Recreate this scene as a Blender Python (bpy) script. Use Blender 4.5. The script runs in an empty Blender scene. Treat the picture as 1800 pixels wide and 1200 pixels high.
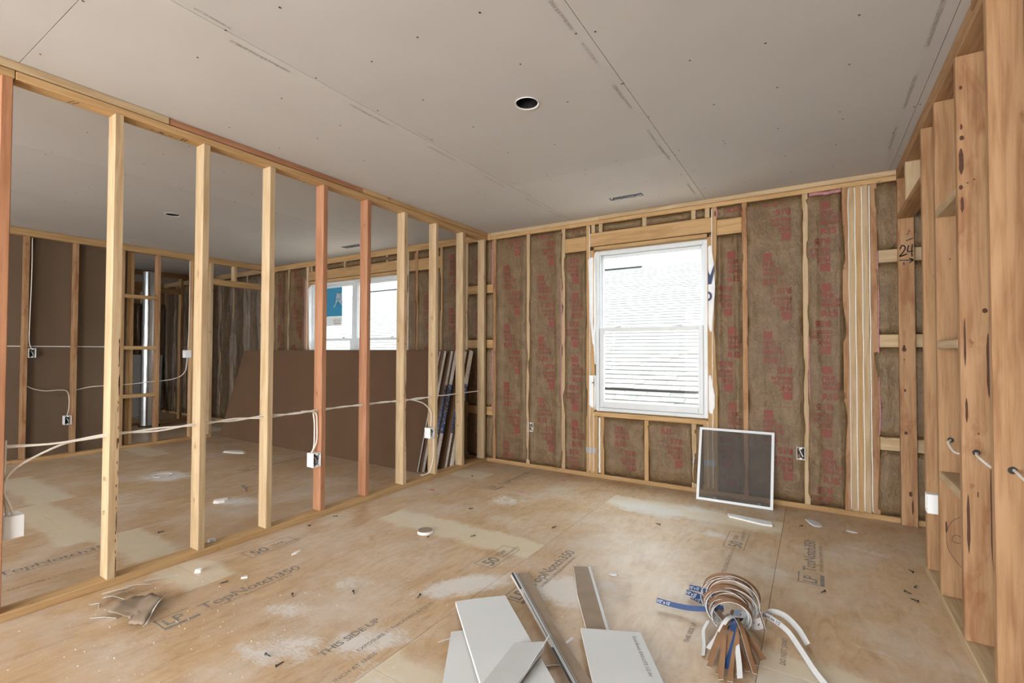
import bpy, bmesh, math, random
from mathutils import Vector, Matrix, noise, geometry
random.seed(7)
SC = bpy.context.scene
COL = SC.collection

# ------------------------------------------------------------------ camera
FPX = 843.81
cam_d = bpy.data.cameras.new('camera'); cam_o = bpy.data.objects.new('camera', cam_d); COL.objects.link(cam_o)
cam_d.sensor_fit = 'HORIZONTAL'; cam_d.sensor_width = 36.0; cam_d.lens = 36.0 * FPX / 1800.0
cam_d.clip_start = 0.02; cam_d.clip_end = 200
yaw, pitch, roll = 0.560918, 0.0205182, 0.0025522
fw = Vector((-math.sin(yaw) * math.cos(pitch), math.cos(yaw) * math.cos(pitch), math.sin(pitch)))
rt = Vector((math.cos(yaw), math.sin(yaw), 0)); up = rt.cross(fw)
rt2 = rt * math.cos(roll) + up * math.sin(roll); up2 = up * math.cos(roll) - rt * math.sin(roll)
M = Matrix((( rt2.x, up2.x, -fw.x, 0), (rt2.y, up2.y, -fw.y, 0), (rt2.z, up2.z, -fw.z, 1.18), (0, 0, 0, 1)))
cam_o.matrix_world = M
SC.camera = cam_o

# ------------------------------------------------------------------ world and light
w = bpy.data.worlds.new('overcast_sky'); SC.world = w; w.use_nodes = True
bg = w.node_tree.nodes['Background']; bg.inputs[0].default_value = (0.93, 0.97, 1.0, 1); bg.inputs[1].default_value = 10.5
def area(name, loc, size, rot, power, color=(1, 1, 1), portal=False):
    d = bpy.data.lights.new(name, 'AREA'); d.shape = 'RECTANGLE'; d.size, d.size_y = size; d.energy = power; d.color = color
    o = bpy.data.objects.new(name, d); COL.objects.link(o); o.location = loc; o.rotation_euler = rot
    if portal: d.cycles.is_portal = True
    return o
# area lamps added outside unseen openings in the wall behind the camera
area('added_light_front', (-1.15, -3.32, 1.06), (2.9, 2.04), (math.radians(90), 0, 0), 215, (1.0, 0.975, 0.95))
area('added_light_front_left', (-5.2, -3.32, 1.45), (1.8, 1.6), (math.radians(90), 0, 0), 50, (1.0, 0.97, 0.94))
area('added_light_corridor', (-8.9, -3.32, 1.45), (2.8, 1.6), (math.radians(90), 0, 0), 28, (1.0, 0.97, 0.94))
area('sky_portal', (-1.25, 4.42, 1.38), (1.0, 1.5), (math.radians(-90), 0, 0), 1, portal=True)
area('sky_portal_twin', (-5.17, 4.42, 1.38), (1.86, 1.5), (math.radians(-90), 0, 0), 1, portal=True)
SC.view_settings.view_transform = 'Standard'; SC.view_settings.look = 'None'
SC.view_settings.exposure = 0.0; SC.view_settings.gamma = 1.0; SC.view_settings.use_curve_mapping = False
SC.cycles.max_bounces = 6; SC.cycles.diffuse_bounces = 4; SC.cycles.use_adaptive_sampling = True; SC.cycles.adaptive_threshold = 0.07; SC.cycles.adaptive_min_samples = 16; SC.cycles.transparent_max_bounces = 16
SC.cycles.use_denoising = True; SC.cycles.caustics_reflective = False; SC.cycles.caustics_refractive = False

# ------------------------------------------------------------------ dimensions (metres)
W, B, R, H = -2.984, 4.252, 0.4986, 2.46      # partition face, back wall face, right wall face, ceiling
XF = -7.0                                     # far wall of the room beyond the partition
YB0 = -3.2                                    # wall behind the camera
XL, XR = -10.7, 2.5
T = 0.038; D = 0.089

# ------------------------------------------------------------------ materials
def mat(name):
    m = bpy.data.materials.new(name); m.use_nodes = True
    nt = m.node_tree; b = nt.nodes['Principled BSDF']
    return m, nt, b
def N(nt, t, **kw):
    n = nt.nodes.new(t)
    for k, v in kw.items(): setattr(n, k, v)
    return n
def L(nt, a, b): nt.links.new(a, b)
def ramp(nt, fac, stops):
    r = N(nt, 'ShaderNodeValToRGB'); cr = r.color_ramp
    while len(cr.elements) < len(stops): cr.elements.new(0.5)
    for e, (p, c) in zip(cr.elements, stops):
        e.position = p; e.color = (c[0], c[1], c[2], 1) if not isinstance(c, (int, float)) else (c, c, c, 1)
    L(nt, fac, r.inputs[0]); return r.outputs[0]
def mixc(nt, fac, a, b, mode='MIX'):
    m = N(nt, 'ShaderNodeMix', data_type='RGBA', blend_type=mode)
    if isinstance(fac, (int, float)): m.inputs[0].default_value = fac
    else: L(nt, fac, m.inputs[0])
    for i, v in ((6, a), (7, b)):
        if isinstance(v, tuple): m.inputs[i].default_value = (*v, 1)
        else: L(nt, v, m.inputs[i])
    return m.outputs[2]
def math_(nt, op, a, b=None, clamp=False):
    m = N(nt, 'ShaderNodeMath', operation=op); m.use_clamp = clamp
    for i, v in ((0, a), (1, b)):
        if v is None: continue
        if isinstance(v, (int, float)): m.inputs[i].default_value = v
        else: L(nt, v, m.inputs[i])
    return m.outputs[0]
def mapping(nt, vec, scale=(1, 1, 1), loc=(0, 0, 0), rot=(0, 0, 0)):
    m = N(nt, 'ShaderNodeMapping'); m.inputs['Scale'].default_value = scale; m.inputs['Location'].default_value = loc; m.inputs['Rotation'].default_value = rot
    L(nt, vec, m.inputs[0]); return m.outputs[0]
def noise_(nt, vec, scale, detail=3, rough=0.5, out=0, dist=0.0):
    n = N(nt, 'ShaderNodeTexNoise'); n.inputs['Scale'].default_value = scale; n.inputs['Detail'].default_value = detail
    n.inputs['Roughness'].default_value = rough; n.inputs['Distortion'].default_value = dist
    if vec is not None: L(nt, vec, n.inputs['Vector'])
    return n.outputs[out]
def bump(nt, b, h, strength=0.3, dist=0.002):
    n = N(nt, 'ShaderNodeBump'); n.inputs['Strength'].default_value = strength; n.inputs['Distance'].default_value = dist
    L(nt, h, n.inputs['Height']); L(nt, n.outputs[0], b.inputs['Normal'])
def world_pos(nt): return N(nt, 'ShaderNodeNewGeometry').outputs['Position']

def wood(name, light, dark, knot, var=0.22, blotch=None, rough=0.75):
    m, nt, b = mat(name)
    tc = N(nt, 'ShaderNodeTexCoord').outputs['Object']; oi = N(nt, 'ShaderNodeObjectInfo')
    off = N(nt, 'ShaderNodeVectorMath', operation='SCALE'); off.inputs[0].default_value = (31.0, 17.0, 53.0); L(nt, oi.outputs['Random'], off.inputs['Scale'])
    ad = N(nt, 'ShaderNodeVectorMath', operation='ADD'); L(nt, tc, ad.inputs[0]); L(nt, off.outputs[0], ad.inputs[1]); v = ad.outputs[0]
    g = noise_(nt, mapping(nt, v, (1, 1, 0.05)), 70, 5, 0.6, dist=0.3)
    g2 = noise_(nt, mapping(nt, v, (1, 1, 0.12)), 14, 3, 0.5, dist=1.2)
    gg = math_(nt, 'ADD', math_(nt, 'MULTIPLY', g, 0.5), math_(nt, 'MULTIPLY', g2, 0.5))
    c = ramp(nt, gg, [(0.39, dark), (0.56, light)])
    # a few knots
    vo = N(nt, 'ShaderNodeTexVoronoi'); vo.inputs['Scale'].default_value = 1.0
    wob = N(nt, 'ShaderNodeVectorMath', operation='ADD'); L(nt, mapping(nt, v, (15, 15, 6.5)), wob.inputs[0])
    wsc = N(nt, 'ShaderNodeVectorMath', operation='SCALE'); L(nt, noise_(nt, v, 40, 2, 0.5, out=1), wsc.inputs[0]); wsc.inputs['Scale'].default_value = 0.35; L(nt, wsc.outputs[0], wob.inputs[1])
    L(nt, wob.outputs[0], vo.inputs['Vector'])
    sc_ = N(nt, 'ShaderNodeSeparateColor'); L(nt, vo.outputs['Color'], sc_.inputs[0])
    keep = math_(nt, 'GREATER_THAN', sc_.outputs[0], 0.78)
    k = math_(nt, 'MULTIPLY', ramp(nt, vo.outputs['Distance'], [(0.07, 1.0), (0.17, 0.0)]), keep)
    c = mixc(nt, math_(nt, 'MULTIPLY', k, 0.85), c, knot)
    halo = math_(nt, 'MULTIPLY', ramp(nt, vo.outputs['Distance'], [(0.12, 1.0), (0.42, 0.0)]), keep)
    c = mixc(nt, math_(nt, 'MULTIPLY', halo, 0.35), c, dark)
    if blotch:
        bl = ramp(nt, noise_(nt, mapping(nt, v, (1, 1, 0.35)), 11, 4, 0.6, dist=0.8), [(0.52, 0.0), (0.66, 1.0)])
        c = mixc(nt, math_(nt, 'MULTIPLY', bl, 0.7), c, blotch)
    val = N(nt, 'ShaderNodeMapRange'); L(nt, oi.outputs['Random'], val.inputs[0]); val.inputs[3].default_value = 1 - var; val.inputs[4].default_value = 1 + var * 0.5
    hsv = N(nt, 'ShaderNodeHueSaturation'); L(nt, val.outputs[0], hsv.inputs['Value']); L(nt, c, hsv.inputs['Color'])
    L(nt, hsv.outputs[0], b.inputs['Base Color']); b.inputs['Roughness'].default_value = rough
    bump(nt, b, gg, 0.25, 0.0015)
    return m
PINE = wood('pine_lumber', (0.49, 0.365, 0.22), (0.385, 0.265, 0.14), (0.16, 0.08, 0.036), 0.10)
YELLOW = wood('yellow_pine_lumber', (0.49, 0.315, 0.148), (0.375, 0.222, 0.090), (0.15, 0.065, 0.025), 0.12)
BROWN = wood('brown_pine_lumber', (0.385, 0.225, 0.112), (0.265, 0.135, 0.058), (0.10, 0.045, 0.02), 0.10)
FIR = wood('fir_lumber', (0.42, 0.205, 0.108), (0.31, 0.133, 0.062), (0.22, 0.08, 0.04), 0.10)
ROUGH = wood('rough_lumber', (0.42, 0.25, 0.128), (0.285, 0.145, 0.062), (0.11, 0.04, 0.018), 0.12, blotch=(0.25, 0.10, 0.038))
SHADED = wood('shaded_lumber', (0.45, 0.29, 0.15), (0.34, 0.2, 0.09), (0.2, 0.09, 0.04), 0.14)  # lumber with the shade of the dim rooms put into its colour

def plain(name, col, rough=0.6, metal=0.0, var=0.0, scale=8.0, bmp=0.0):
    m, nt, b = mat(name)
    b.inputs['Roughness'].default_value = rough; b.inputs['Metallic'].default_value = metal
    n = noise_(nt, N(nt, 'ShaderNodeTexCoord').outputs['Object'], scale, 4, 0.6)
    lo = tuple(max(0, c * (1 - var)) for c in col); hi = tuple(min(1, c * (1 + var)) for c in col)
    L(nt, ramp(nt, n, [(0.3, lo), (0.7, hi)]), b.inputs['Base Color'])
    if bmp: bump(nt, b, n, bmp, 0.004)
    return m
WHITE = plain('white_plastic', (0.80, 0.81, 0.82), 0.45, var=0.03)
VINYL = plain('white_vinyl', (0.63, 0.67, 0.70), 0.4, var=0.02)
CABLE = plain('cable_sheath', (0.78, 0.74, 0.68), 0.5, var=0.04)
WRAP = plain('house_wrap', (0.80, 0.83, 0.86), 0.55, var=0.05, scale=20, bmp=0.3)
FOAM = plain('white_sealant', (0.82, 0.80, 0.76), 0.8, var=0.08, scale=60, bmp=0.5)
DARK = plain('shade_black', (0.015, 0.014, 0.013), 0.7)  # flat black painting the shade in voids, holes and box interiors
BLACK = plain('black_steel', (0.02, 0.02, 0.022), 0.45, metal=0.3)
NAVY = plain('navy_ink', (0.035, 0.05, 0.13), 0.6)
BLACKINK = plain('black_ink', (0.03, 0.03, 0.035), 0.7)
WHITEINK = plain('white_ink', (0.75, 0.77, 0.8), 0.7)
def worn_ink():
    m, nt, b = mat('worn_red_ink'); p = world_pos(nt)
    n = noise_(nt, p, 38, 5, 0.7); n2 = noise_(nt, p, 3.0, 2, 0.5)
    k = math_(nt, 'ADD', math_(nt, 'MULTIPLY', n, 0.7), math_(nt, 'MULTIPLY', n2, 0.3))
    L(nt, ramp(nt, k, [(0.46, (0.215, 0.050, 0.037)), (0.68, (0.165, 0.085, 0.052))]), b.inputs['Base Color']); b.inputs['Roughness'].default_value = 0.7; return m
REDINK = worn_ink()
GREYINK = plain('grey_ink', (0.23, 0.205, 0.18), 0.9, var=0.35, scale=25)
CEILINK = plain('pale_ink', (0.27, 0.25, 0.25), 0.9, var=0.2, scale=40)
GYPSUM = plain('gypsum_core', (0.80, 0.79, 0.77), 0.9, var=0.06, scale=80, bmp=0.4)
PAPER = plain('drywall_face_paper', (0.63, 0.655, 0.665), 0.8, var=0.03, scale=3)
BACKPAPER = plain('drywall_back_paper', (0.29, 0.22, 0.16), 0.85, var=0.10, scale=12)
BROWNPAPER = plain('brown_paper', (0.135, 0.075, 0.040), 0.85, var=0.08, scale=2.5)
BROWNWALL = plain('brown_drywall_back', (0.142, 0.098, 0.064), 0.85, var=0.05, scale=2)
TAPEBROWN = plain('brown_tape', (0.235, 0.125, 0.06), 0.7, var=0.15, scale=10)
TAPEBLUE = plain('blue_tape', (0.018, 0.055, 0.165), 0.5, var=0.1)
TAPEWHITE = plain('white_tape', (0.58, 0.59, 0.60), 0.6, var=0.06)
PINK = plain('pink_fibreglass', (0.42, 0.20, 0.21), 0.95, var=0.2, scale=60, bmp=0.6)
STEEL = plain('galvanised_steel', (0.62, 0.64, 0.65), 0.32, metal=1.0, var=0.12, scale=6)
FOIL = plain('foil', (0.6, 0.62, 0.65), 0.25, metal=0.9, var=0.4, scale=40, bmp=1.0)
SHEATH = plain('sheathing_board', (0.42, 0.30, 0.18), 0.9, var=0.2, scale=30)
CONC = plain('ground_outside', (0.3, 0.3, 0.27), 0.95, var=0.1, scale=0.5)
SIDING = plain('neighbour_siding', (0.6, 0.6, 0.58), 0.8, var=0.03)
STICKERBLUE = plain('sticker_blue', (0.05, 0.28, 0.5), 0.5)
BARK = plain('dark_bark', (0.07, 0.026, 0.012), 0.8, var=0.3, scale=60)
GREYTAPE = plain('grey_tape', (0.33, 0.34, 0.36), 0.4, metal=0.3, var=0.15, scale=40)

def kraft(name, base, dk, rough, bs=0.4):
    m, nt, b = mat(name); p = world_pos(nt)
    n1 = noise_(nt, p, 9, 5, 0.6); n2 = noise_(nt, p, 95, 3, 0.6)
    c = ramp(nt, n1, [(0.3, dk), (0.68, base)])
    sp = ramp(nt, n2, [(0.36, 1.0), (0.47, 0.0)])
    c = mixc(nt, math_(nt, 'MULTIPLY', sp, 0.45), c, tuple(x * 0.5 for x in base))
    n3 = noise_(nt, mapping(nt, p, (1, 1, 2.2)), 42, 4, 0.65)
    c = mixc(nt, math_(nt, 'MULTIPLY', ramp(nt, n3, [(0.52, 0.0), (0.72, 1.0)]), 0.35), c, tuple(x * 1.35 for x in base))
    L(nt, c, b.inputs['Base Color']); b.inputs['Roughness'].default_value = rough
    bump(nt, b, math_(nt, 'ADD', n1, math_(nt, 'MULTIPLY', noise_(nt, mapping(nt, p, (1, 1, 0.35)), 24, 4, 0.6, dist=1.0), 0.6)), bs, 0.016)
    return m
KRAFT = kraft('kraft_facing', (0.200, 0.130, 0.064), (0.126, 0.078, 0.036), 0.55, 1.0)
KRAFT2 = kraft('kraft_facing_under_film', (0.14, 0.092, 0.052), (0.085, 0.054, 0.03), 0.38, 1.0)

def ceiling_mat():
    m, nt, b = mat('ceiling_drywall'); oi = N(nt, 'ShaderNodeObjectInfo'); p = world_pos(nt)
    n = noise_(nt, p, 1.6, 4, 0.55); n2 = noise_(nt, p, 40, 2, 0.5)
    c = ramp(nt, n, [(0.3, (0.49, 0.486, 0.484)), (0.7, (0.52, 0.517, 0.515))])
    v = N(nt, 'ShaderNodeMapRange'); L(nt, oi.outputs['Random'], v.inputs[0]); v.inputs[3].default_value = 0.96; v.inputs[4].default_value = 1.05
    h = N(nt, 'ShaderNodeHueSaturation'); L(nt, v.outputs[0], h.inputs['Value']); L(nt, c, h.inputs['Color'])
    L(nt, h.outputs[0], b.inputs['Base Color']); b.inputs['Roughness'].default_value = 0.85
    bump(nt, b, n2, 0.05, 0.001); return m
CEIL = ceiling_mat()

# dust and scuffs lying on the floor panels: (x, y, radius_x, radius_y, strength, angle)
DUST = [(-1.05, 3.62, 0.45, 0.20, 0.85, 0.0), (-0.75, 3.80, 0.30, 0.15, 0.6, 0.1), (-2.05, 3.22, 0.26, 0.20, 0.6, 0.2), (-1.50, 1.95, 0.34, 0.13, 0.9, 0.9),
        (-1.03, 2.18, 0.24, 0.20, 1.0, 0.3), (-0.88, 2.30, 0.20, 0.26, 0.6, 0.1), (-2.0, 1.66, 0.22, 0.12, 0.6, 0.5), (-1.55, 1.36, 0.26, 0.14, 0.7, 0.7), (-2.05, 1.33, 0.20, 0.10, 0.6, 0.3),
        (-1.80, 1.15, 0.30, 0.16, 0.65, 0.5), (-1.9, 2.05, 0.28, 0.10, 0.4, 0.4), (-0.55, 3.35, 0.16, 0.10, 0.6, 0.0), (0.25, 3.55, 0.26, 0.06, 0.55, -0.3),
        (-0.2, 2.95, 0.14, 0.10, 0.5, 0.0), (0.12, 2.75, 0.16, 0.12, 0.3, 0.2), (-5.15, 2.12, 0.35, 0.22, 0.9, 0.1), (-3.85, 2.05, 0.30, 0.16, 0.7, 0.2),
        (-0.05, 1.95, 0.40, 0.16, 0.5, 0.0), (-1.35, 1.2, 0.2, 0.2, 0.5, 0.0), (-5.2, 3.1, 0.6, 0.15, 0.5, 0.1), (-2.3, 0.9, 0.25, 0.15, 0.35, 0.4), (0.15, 2.35, 0.22, 0.18, 0.35, 0.0)]
def floor_mat():
    m, nt, b = mat('floor_panel_board'); p = world_pos(nt); oi = N(nt, 'ShaderNodeObjectInfo')
    tco = N(nt, 'ShaderNodeTexCoord').outputs['Object']
    st = noise_(nt, mapping(nt, p, (1, 0.3, 1)), 16, 5, 0.65, dist=1.4)
    fine = noise_(nt, p, 160, 2, 0.6)
    big = noise_(nt, p, 1.3, 3, 0.5)
    c = ramp(nt, st, [(0.28, (0.39, 0.248, 0.132)), (0.5, (0.52, 0.358, 0.208)), (0.75, (0.61, 0.45, 0.288))])
    c = mixc(nt, math_(nt, 'MULTIPLY', ramp(nt, big, [(0.4, 0.0), (0.7, 1.0)]), 0.45), c, (0.43, 0.305, 0.20))
    c = mixc(nt, math_(nt, 'MULTIPLY', ramp(nt, fine, [(0.30, 1.0), (0.42, 0.0)]), 0.25), c, (0.26, 0.17, 0.10))
    # sanded pale band at both ends of every panel
    sx = N(nt, 'ShaderNodeSeparateXYZ'); L(nt, tco, sx.inputs[0])
    e = math_(nt, 'ABSOLUTE', sx.outputs['Y'])
    e = math_(nt, 'ADD', e, math_(nt, 'MULTIPLY', math_(nt, 'SUBTRACT', noise_(nt, p, 7, 4, 0.6), 0.5), 0.16))
    band = ramp(nt, math_(nt, 'SUBTRACT', e, 0.60), [(0.475, 0.0), (0.52, 1.0)])
    c = mixc(nt, math_(nt, 'MULTIPLY', band, 0.75), c, (0.66, 0.59, 0.44))
    # dark scratches
    scr = noise_(nt, mapping(nt, p, (9, 1.2, 1), rot=(0, 0, 0.35)), 5, 6, 0.75, dist=2.0)
    c = mixc(nt, math_(nt, 'MULTIPLY', ramp(nt, scr, [(0.30, 1.0), (0.36, 0.0)]), 0.35), c, (0.22, 0.15, 0.1))
    # white dust, broken up by noise and tread marks
    tot = None; vv = mapping(nt, p, (1, 1, 0), (0, 0, 0))
    for (x, y, rx, ry, s, a) in DUST:
        sub = N(nt, 'ShaderNodeVectorMath', operation='SUBTRACT'); L(nt, vv, sub.inputs[0]); sub.inputs[1].default_value = (x, y, 0)
        ro = mapping(nt, sub.outputs[0], (1 / rx, 1 / ry, 0), rot=(0, 0, 0)) if a == 0 else mapping(nt, mapping(nt, sub.outputs[0], rot=(0, 0, -a)), (1 / rx, 1 / ry, 0))
        ln = N(nt, 'ShaderNodeVectorMath', operation='LENGTH'); L(nt, ro, ln.inputs[0])
        q = math_(nt, 'MULTIPLY', math_(nt, 'SUBTRACT', 1.25, ln.outputs['Value'], True), s)
        tot = q if tot is None else math_(nt, 'MAXIMUM', tot, q)
    dn = noise_(nt, p, 11, 6, 0.72, dist=0.6); dn2 = noise_(nt, mapping(nt, p, (30, 90, 1), rot=(0, 0, 0.7)), 1.2, 3, 0.6)
    mk = math_(nt, 'ADD', math_(nt, 'MULTIPLY', tot, 0.66), math_(nt, 'ADD', math_(nt, 'MULTIPLY', dn, 0.75), math_(nt, 'MULTIPLY', dn2, 0.35)))
    du = ramp(nt, mk, [(0.80, 0.0), (1.12, 1.0)])
    c = mixc(nt, math_(nt, 'MULTIPLY', du, 0.8), c, (0.66, 0.65, 0.63))
    lt = ramp(nt, math_(nt, 'ADD', noise_(nt, p, 2.3, 6, 0.7), math_(nt, 'MULTIPLY', dn2, 0.15)), [(0.52, 0.0), (0.78, 1.0)])
    c = mixc(nt, math_(nt, 'MULTIPLY', lt, 0.6), c, (0.64, 0.60, 0.55))
    L(nt, c, b.inputs['Base Color'])
    rg = N(nt, 'ShaderNodeMapRange'); L(nt, du, rg.inputs[0]); rg.inputs[3].default_value = 0.48; rg.inputs[4].default_value = 0.9
    L(nt, rg.outputs[0], b.inputs['Roughness'])
    bump(nt, b, st, 0.12, 0.002); return m
FLOORM = floor_mat()

def glass_mat():
    m, nt, b = mat('window_glass'); nt.nodes.remove(b); out = nt.nodes['Material Output']
    t = N(nt, 'ShaderNodeBsdfTransparent'); t.inputs[0].default_value = (0.94, 0.97, 0.96, 1)
    g = N(nt, 'ShaderNodeBsdfGlossy'); g.inputs['Roughness'].default_value = 0.02
    lw = N(nt, 'ShaderNodeLayerWeight'); lw.inputs[0].default_value = 0.5
    fo = math_(nt, 'ADD', math_(nt, 'MULTIPLY', math_(nt, 'POWER', lw.outputs['Facing'], 4.0), 0.10), 0.004)
    mx = N(nt, 'ShaderNodeMixShader'); L(nt, fo, mx.inputs[0]); L(nt, t.outputs[0], mx.inputs[1]); L(nt, g.outputs[0], mx.inputs[2]); L(nt, mx.outputs[0], out.inputs[0])
    return m
GLASS = glass_mat()
def mesh_mat():
    m, nt, b = mat('insect_mesh'); out = nt.nodes['Material Output']
    b.inputs['Base Color'].default_value = (0.06, 0.06, 0.06, 1); b.inputs['Roughness'].default_value = 0.6
    t = N(nt, 'ShaderNodeBsdfTransparent'); mx = N(nt, 'ShaderNodeMixShader')
    tc = N(nt, 'ShaderNodeTexCoord').outputs['Object']
    ch = N(nt, 'ShaderNodeMapRange'); L(nt, noise_(nt, tc, 6, 2), ch.inputs[0]); ch.inputs[3].default_value = 0.28; ch.inputs[4].default_value = 0.36
    L(nt, ch.outputs[0], mx.inputs[0]); L(nt, t.outputs[0], mx.inputs[1]); L(nt, b.outputs[0], mx.inputs[2]); L(nt, mx.outputs[0], out.inputs[0]); return m
MESHM = mesh_mat()
def shingle_mat():
    m, nt, b = mat('asphalt_shingle'); oi = N(nt, 'ShaderNodeObjectInfo'); p = world_pos(nt)
    wn = N(nt, 'ShaderNodeTexWhiteNoise', noise_dimensions='3D'); sn = N(nt, 'ShaderNodeVectorMath', operation='SNAP'); sn.inputs[1].default_value = (0.19, 0.127, 10)
    L(nt, p, sn.inputs[0]); L(nt, sn.outputs[0], wn.inputs['Vector'])
    v = math_(nt, 'ADD', math_(nt, 'MULTIPLY', wn.outputs['Value'], 0.6), math_(nt, 'MULTIPLY', oi.outputs['Random'], 0.4))
    c = ramp(nt, v, [(0.1, (0.115, 0.111, 0.105)), (0.9, (0.165, 0.161, 0.153))])
    L(nt, c, b.inputs['Base Color']); b.inputs['Roughness'].default_value = 0.95; return m
SHINGLE = shingle_mat()
def tapeprint(name, base, ink, thr):
    m, nt, b = mat(name); p = world_pos(nt)
    n = noise_(nt, mapping(nt, p, (120, 120, 90)), 1.0, 2, 0.6)
    L(nt, ramp(nt, n, [(thr, ink), (thr + 0.03, base)]), b.inputs['Base Color']); b.inputs['Roughness'].default_value = 0.6; return m
PRINTBLUE = tapeprint('printed_blue_end_tape', (0.035, 0.11, 0.34), (0.8, 0.82, 0.85), 0.40)
PRINTWHITE = tapeprint('printed_white_end_tape', (0.84, 0.85, 0.86), (0.08, 0.08, 0.10), 0.34)

# ------------------------------------------------------------------ builders
def link(name, me, parent=None, loc=(0, 0, 0), rot=None):
    o = bpy.data.objects.new(name, me); COL.objects.link(o)
    loc = Vector(loc)
    if parent is not None:
        o.parent = parent
        q = parent
        while q is not None: loc = loc - q.location; q = q.parent
    o.location = loc
    if rot is not None: o.rotation_euler = rot
    return o
def tag(o, label, cat=None, group=None, kind=None):
    o['label'] = label
    if cat: o['category'] = cat
    if group: o['group'] = group
    if kind: o['kind'] = kind
    return o
def empty(name, loc, label, cat, group=None, kind=None):
    o = link(name, None, None, loc); o.empty_display_size = 0.1
    return tag(o, label, cat, group, kind)
def pydata(name, vs, fs, mats, parent=None, loc=(0, 0, 0), rot=None, smooth=False, fmat=None):
    me = bpy.data.meshes.new(name); me.from_pydata([tuple(v) for v in vs], [], fs)
    for m in (mats if isinstance(mats, (list, tuple)) else [mats]): me.materials.append(m)
    if fmat:
        for p, i in zip(me.polygons, fmat): p.material_index = i
    if smooth:
        for p in me.polygons: p.use_smooth = True
    me.update()
    return link(name, me, parent, loc, rot)
_cache = {}
def boxmesh(dx, dy, dz, m, bev=0.002):
    key = (round(dx, 4), round(dy, 4), round(dz, 4), m.name, bev)
    if key in _cache: return _cache[key]
    bm = bmesh.new(); bmesh.ops.create_cube(bm, size=1.0)
    bmesh.ops.scale(bm, vec=(dx, dy, dz), verts=bm.verts)
    bv = min(bev, min(dx, dy, dz) * 0.3)
    if bv > 0: bmesh.ops.bevel(bm, geom=list(bm.edges), offset=bv, segments=1, affect='EDGES')
    me = bpy.data.meshes.new('box'); bm.to_mesh(me); bm.free(); me.materials.append(m)
    _cache[key] = me; return me
def box(name, lo, hi, m, parent=None, bev=0.002):
    lo, hi = Vector(lo), Vector(hi); d = hi - lo
    return link(name, boxmesh(abs(d.x), abs(d.y), abs(d.z), m, bev), parent, (lo + hi) / 2)
def lumber(name, lo, hi, m, parent=None, axis='z', bev=0.003):
    lo, hi = Vector(lo), Vector(hi); d = hi - lo
    if axis == 'z': dm, rot = (d.x, d.y, d.z), None
    elif axis == 'x': dm, rot = (d.z, d.y, d.x), (0, math.pi / 2, 0)
    else: dm, rot = (d.x, d.z, d.y), (-math.pi / 2, 0, 0)
    return link(name, boxmesh(*dm, m, bev), parent, (lo + hi) / 2, rot)
def wany_stud(name, lo, hi, m, parent, corner, amp, seed):
    """upright board with a wavy, bark-edged corner"""
    lo, hi = Vector(lo), Vector(hi); c = (lo + hi) / 2; d = hi - lo; n = 60; vs = []; fs = []
    for i in range(n + 1):
        z = -d.z / 2 + d.z * i / n
        a = amp * max(0, noise.noise(Vector((seed, z * 2.2, 0))) + 0.5 * noise.noise(Vector((seed, z * 9, 3))) + 0.15)
        ring = []
        for k, (sx, sy) in enumerate(((-1, -1), (1, -1), (1, 1), (-1, 1))):
            x, y = sx * d.x / 2, sy * d.y / 2
            if k == corner:
                if sy > 0: y -= a
                else: y += a
                ring.append((x, y, z))
            else: ring.append((x, y, z))
        vs += ring
    for i in range(n):
        for k in range(4):
            a, b2 = i * 4 + k, i * 4 + (k + 1) % 4
            fs.append((a, b2, b2 + 4, a + 4))
    fs += [(3, 2, 1, 0), (n * 4, n * 4 + 1, n * 4 + 2, n * 4 + 3)]
    return pydata(name, vs, fs, m, parent, c)
def slab(name, outer, holes, z0, z1, m, parent=None, origin=None):
    """horizontal sheet with holes, outlines in world x, y"""
    ox, oy = origin or (sum(p[0] for p in outer) / len(outer), sum(p[1] for p in outer) / len(outer))
    loops = [[Vector((x - ox, y - oy, 0)) for x, y in outer]] + [[Vector((x - ox, y - oy, 0)) for x, y in h] for h in holes]
    tris = geometry.tessellate_polygon(loops); flat = [v for lp in loops for v in lp]; n = len(flat); h = (z1 - z0) / 2
    vs = [(v.x, v.y, -h) for v in flat] + [(v.x, v.y, h) for v in flat]
    fs = []
    for t in tris:
        a, b2, c = (flat[i] for i in t)
        if (b2 - a).cross(c - a).z < 0: t = (t[0], t[2], t[1])
        fs.append((t[2], t[1], t[0])); fs.append(tuple(i + n for i in t))
    s = 0
    for lp in loops:
        k = len(lp)
        for i in range(k): a, b2 = s + i, s + (i + 1) % k; fs.append((a, b2, b2 + n, a + n))
        s += k
    return pydata(name, vs, fs, m, parent, (ox, oy, (z0 + z1) / 2))
def catmull(pts, n=8):
    P = [Vector(p) for p in pts]; P = [P[0] * 2 - P[1]] + P + [P[-1] * 2 - P[-2]]; out = []
    for i in range(1, len(P) - 2):
        for k in range(n):
            t = k / n; a, b, c, d = P[i - 1], P[i], P[i + 1], P[i + 2]
            out.append(0.5 * ((2 * b) + (c - a) * t + (2 * a - 5 * b + 4 * c - d) * t * t + (3 * b - a - 3 * c + d) * t ** 3))
    out.append(P[-2]); return out
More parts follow.
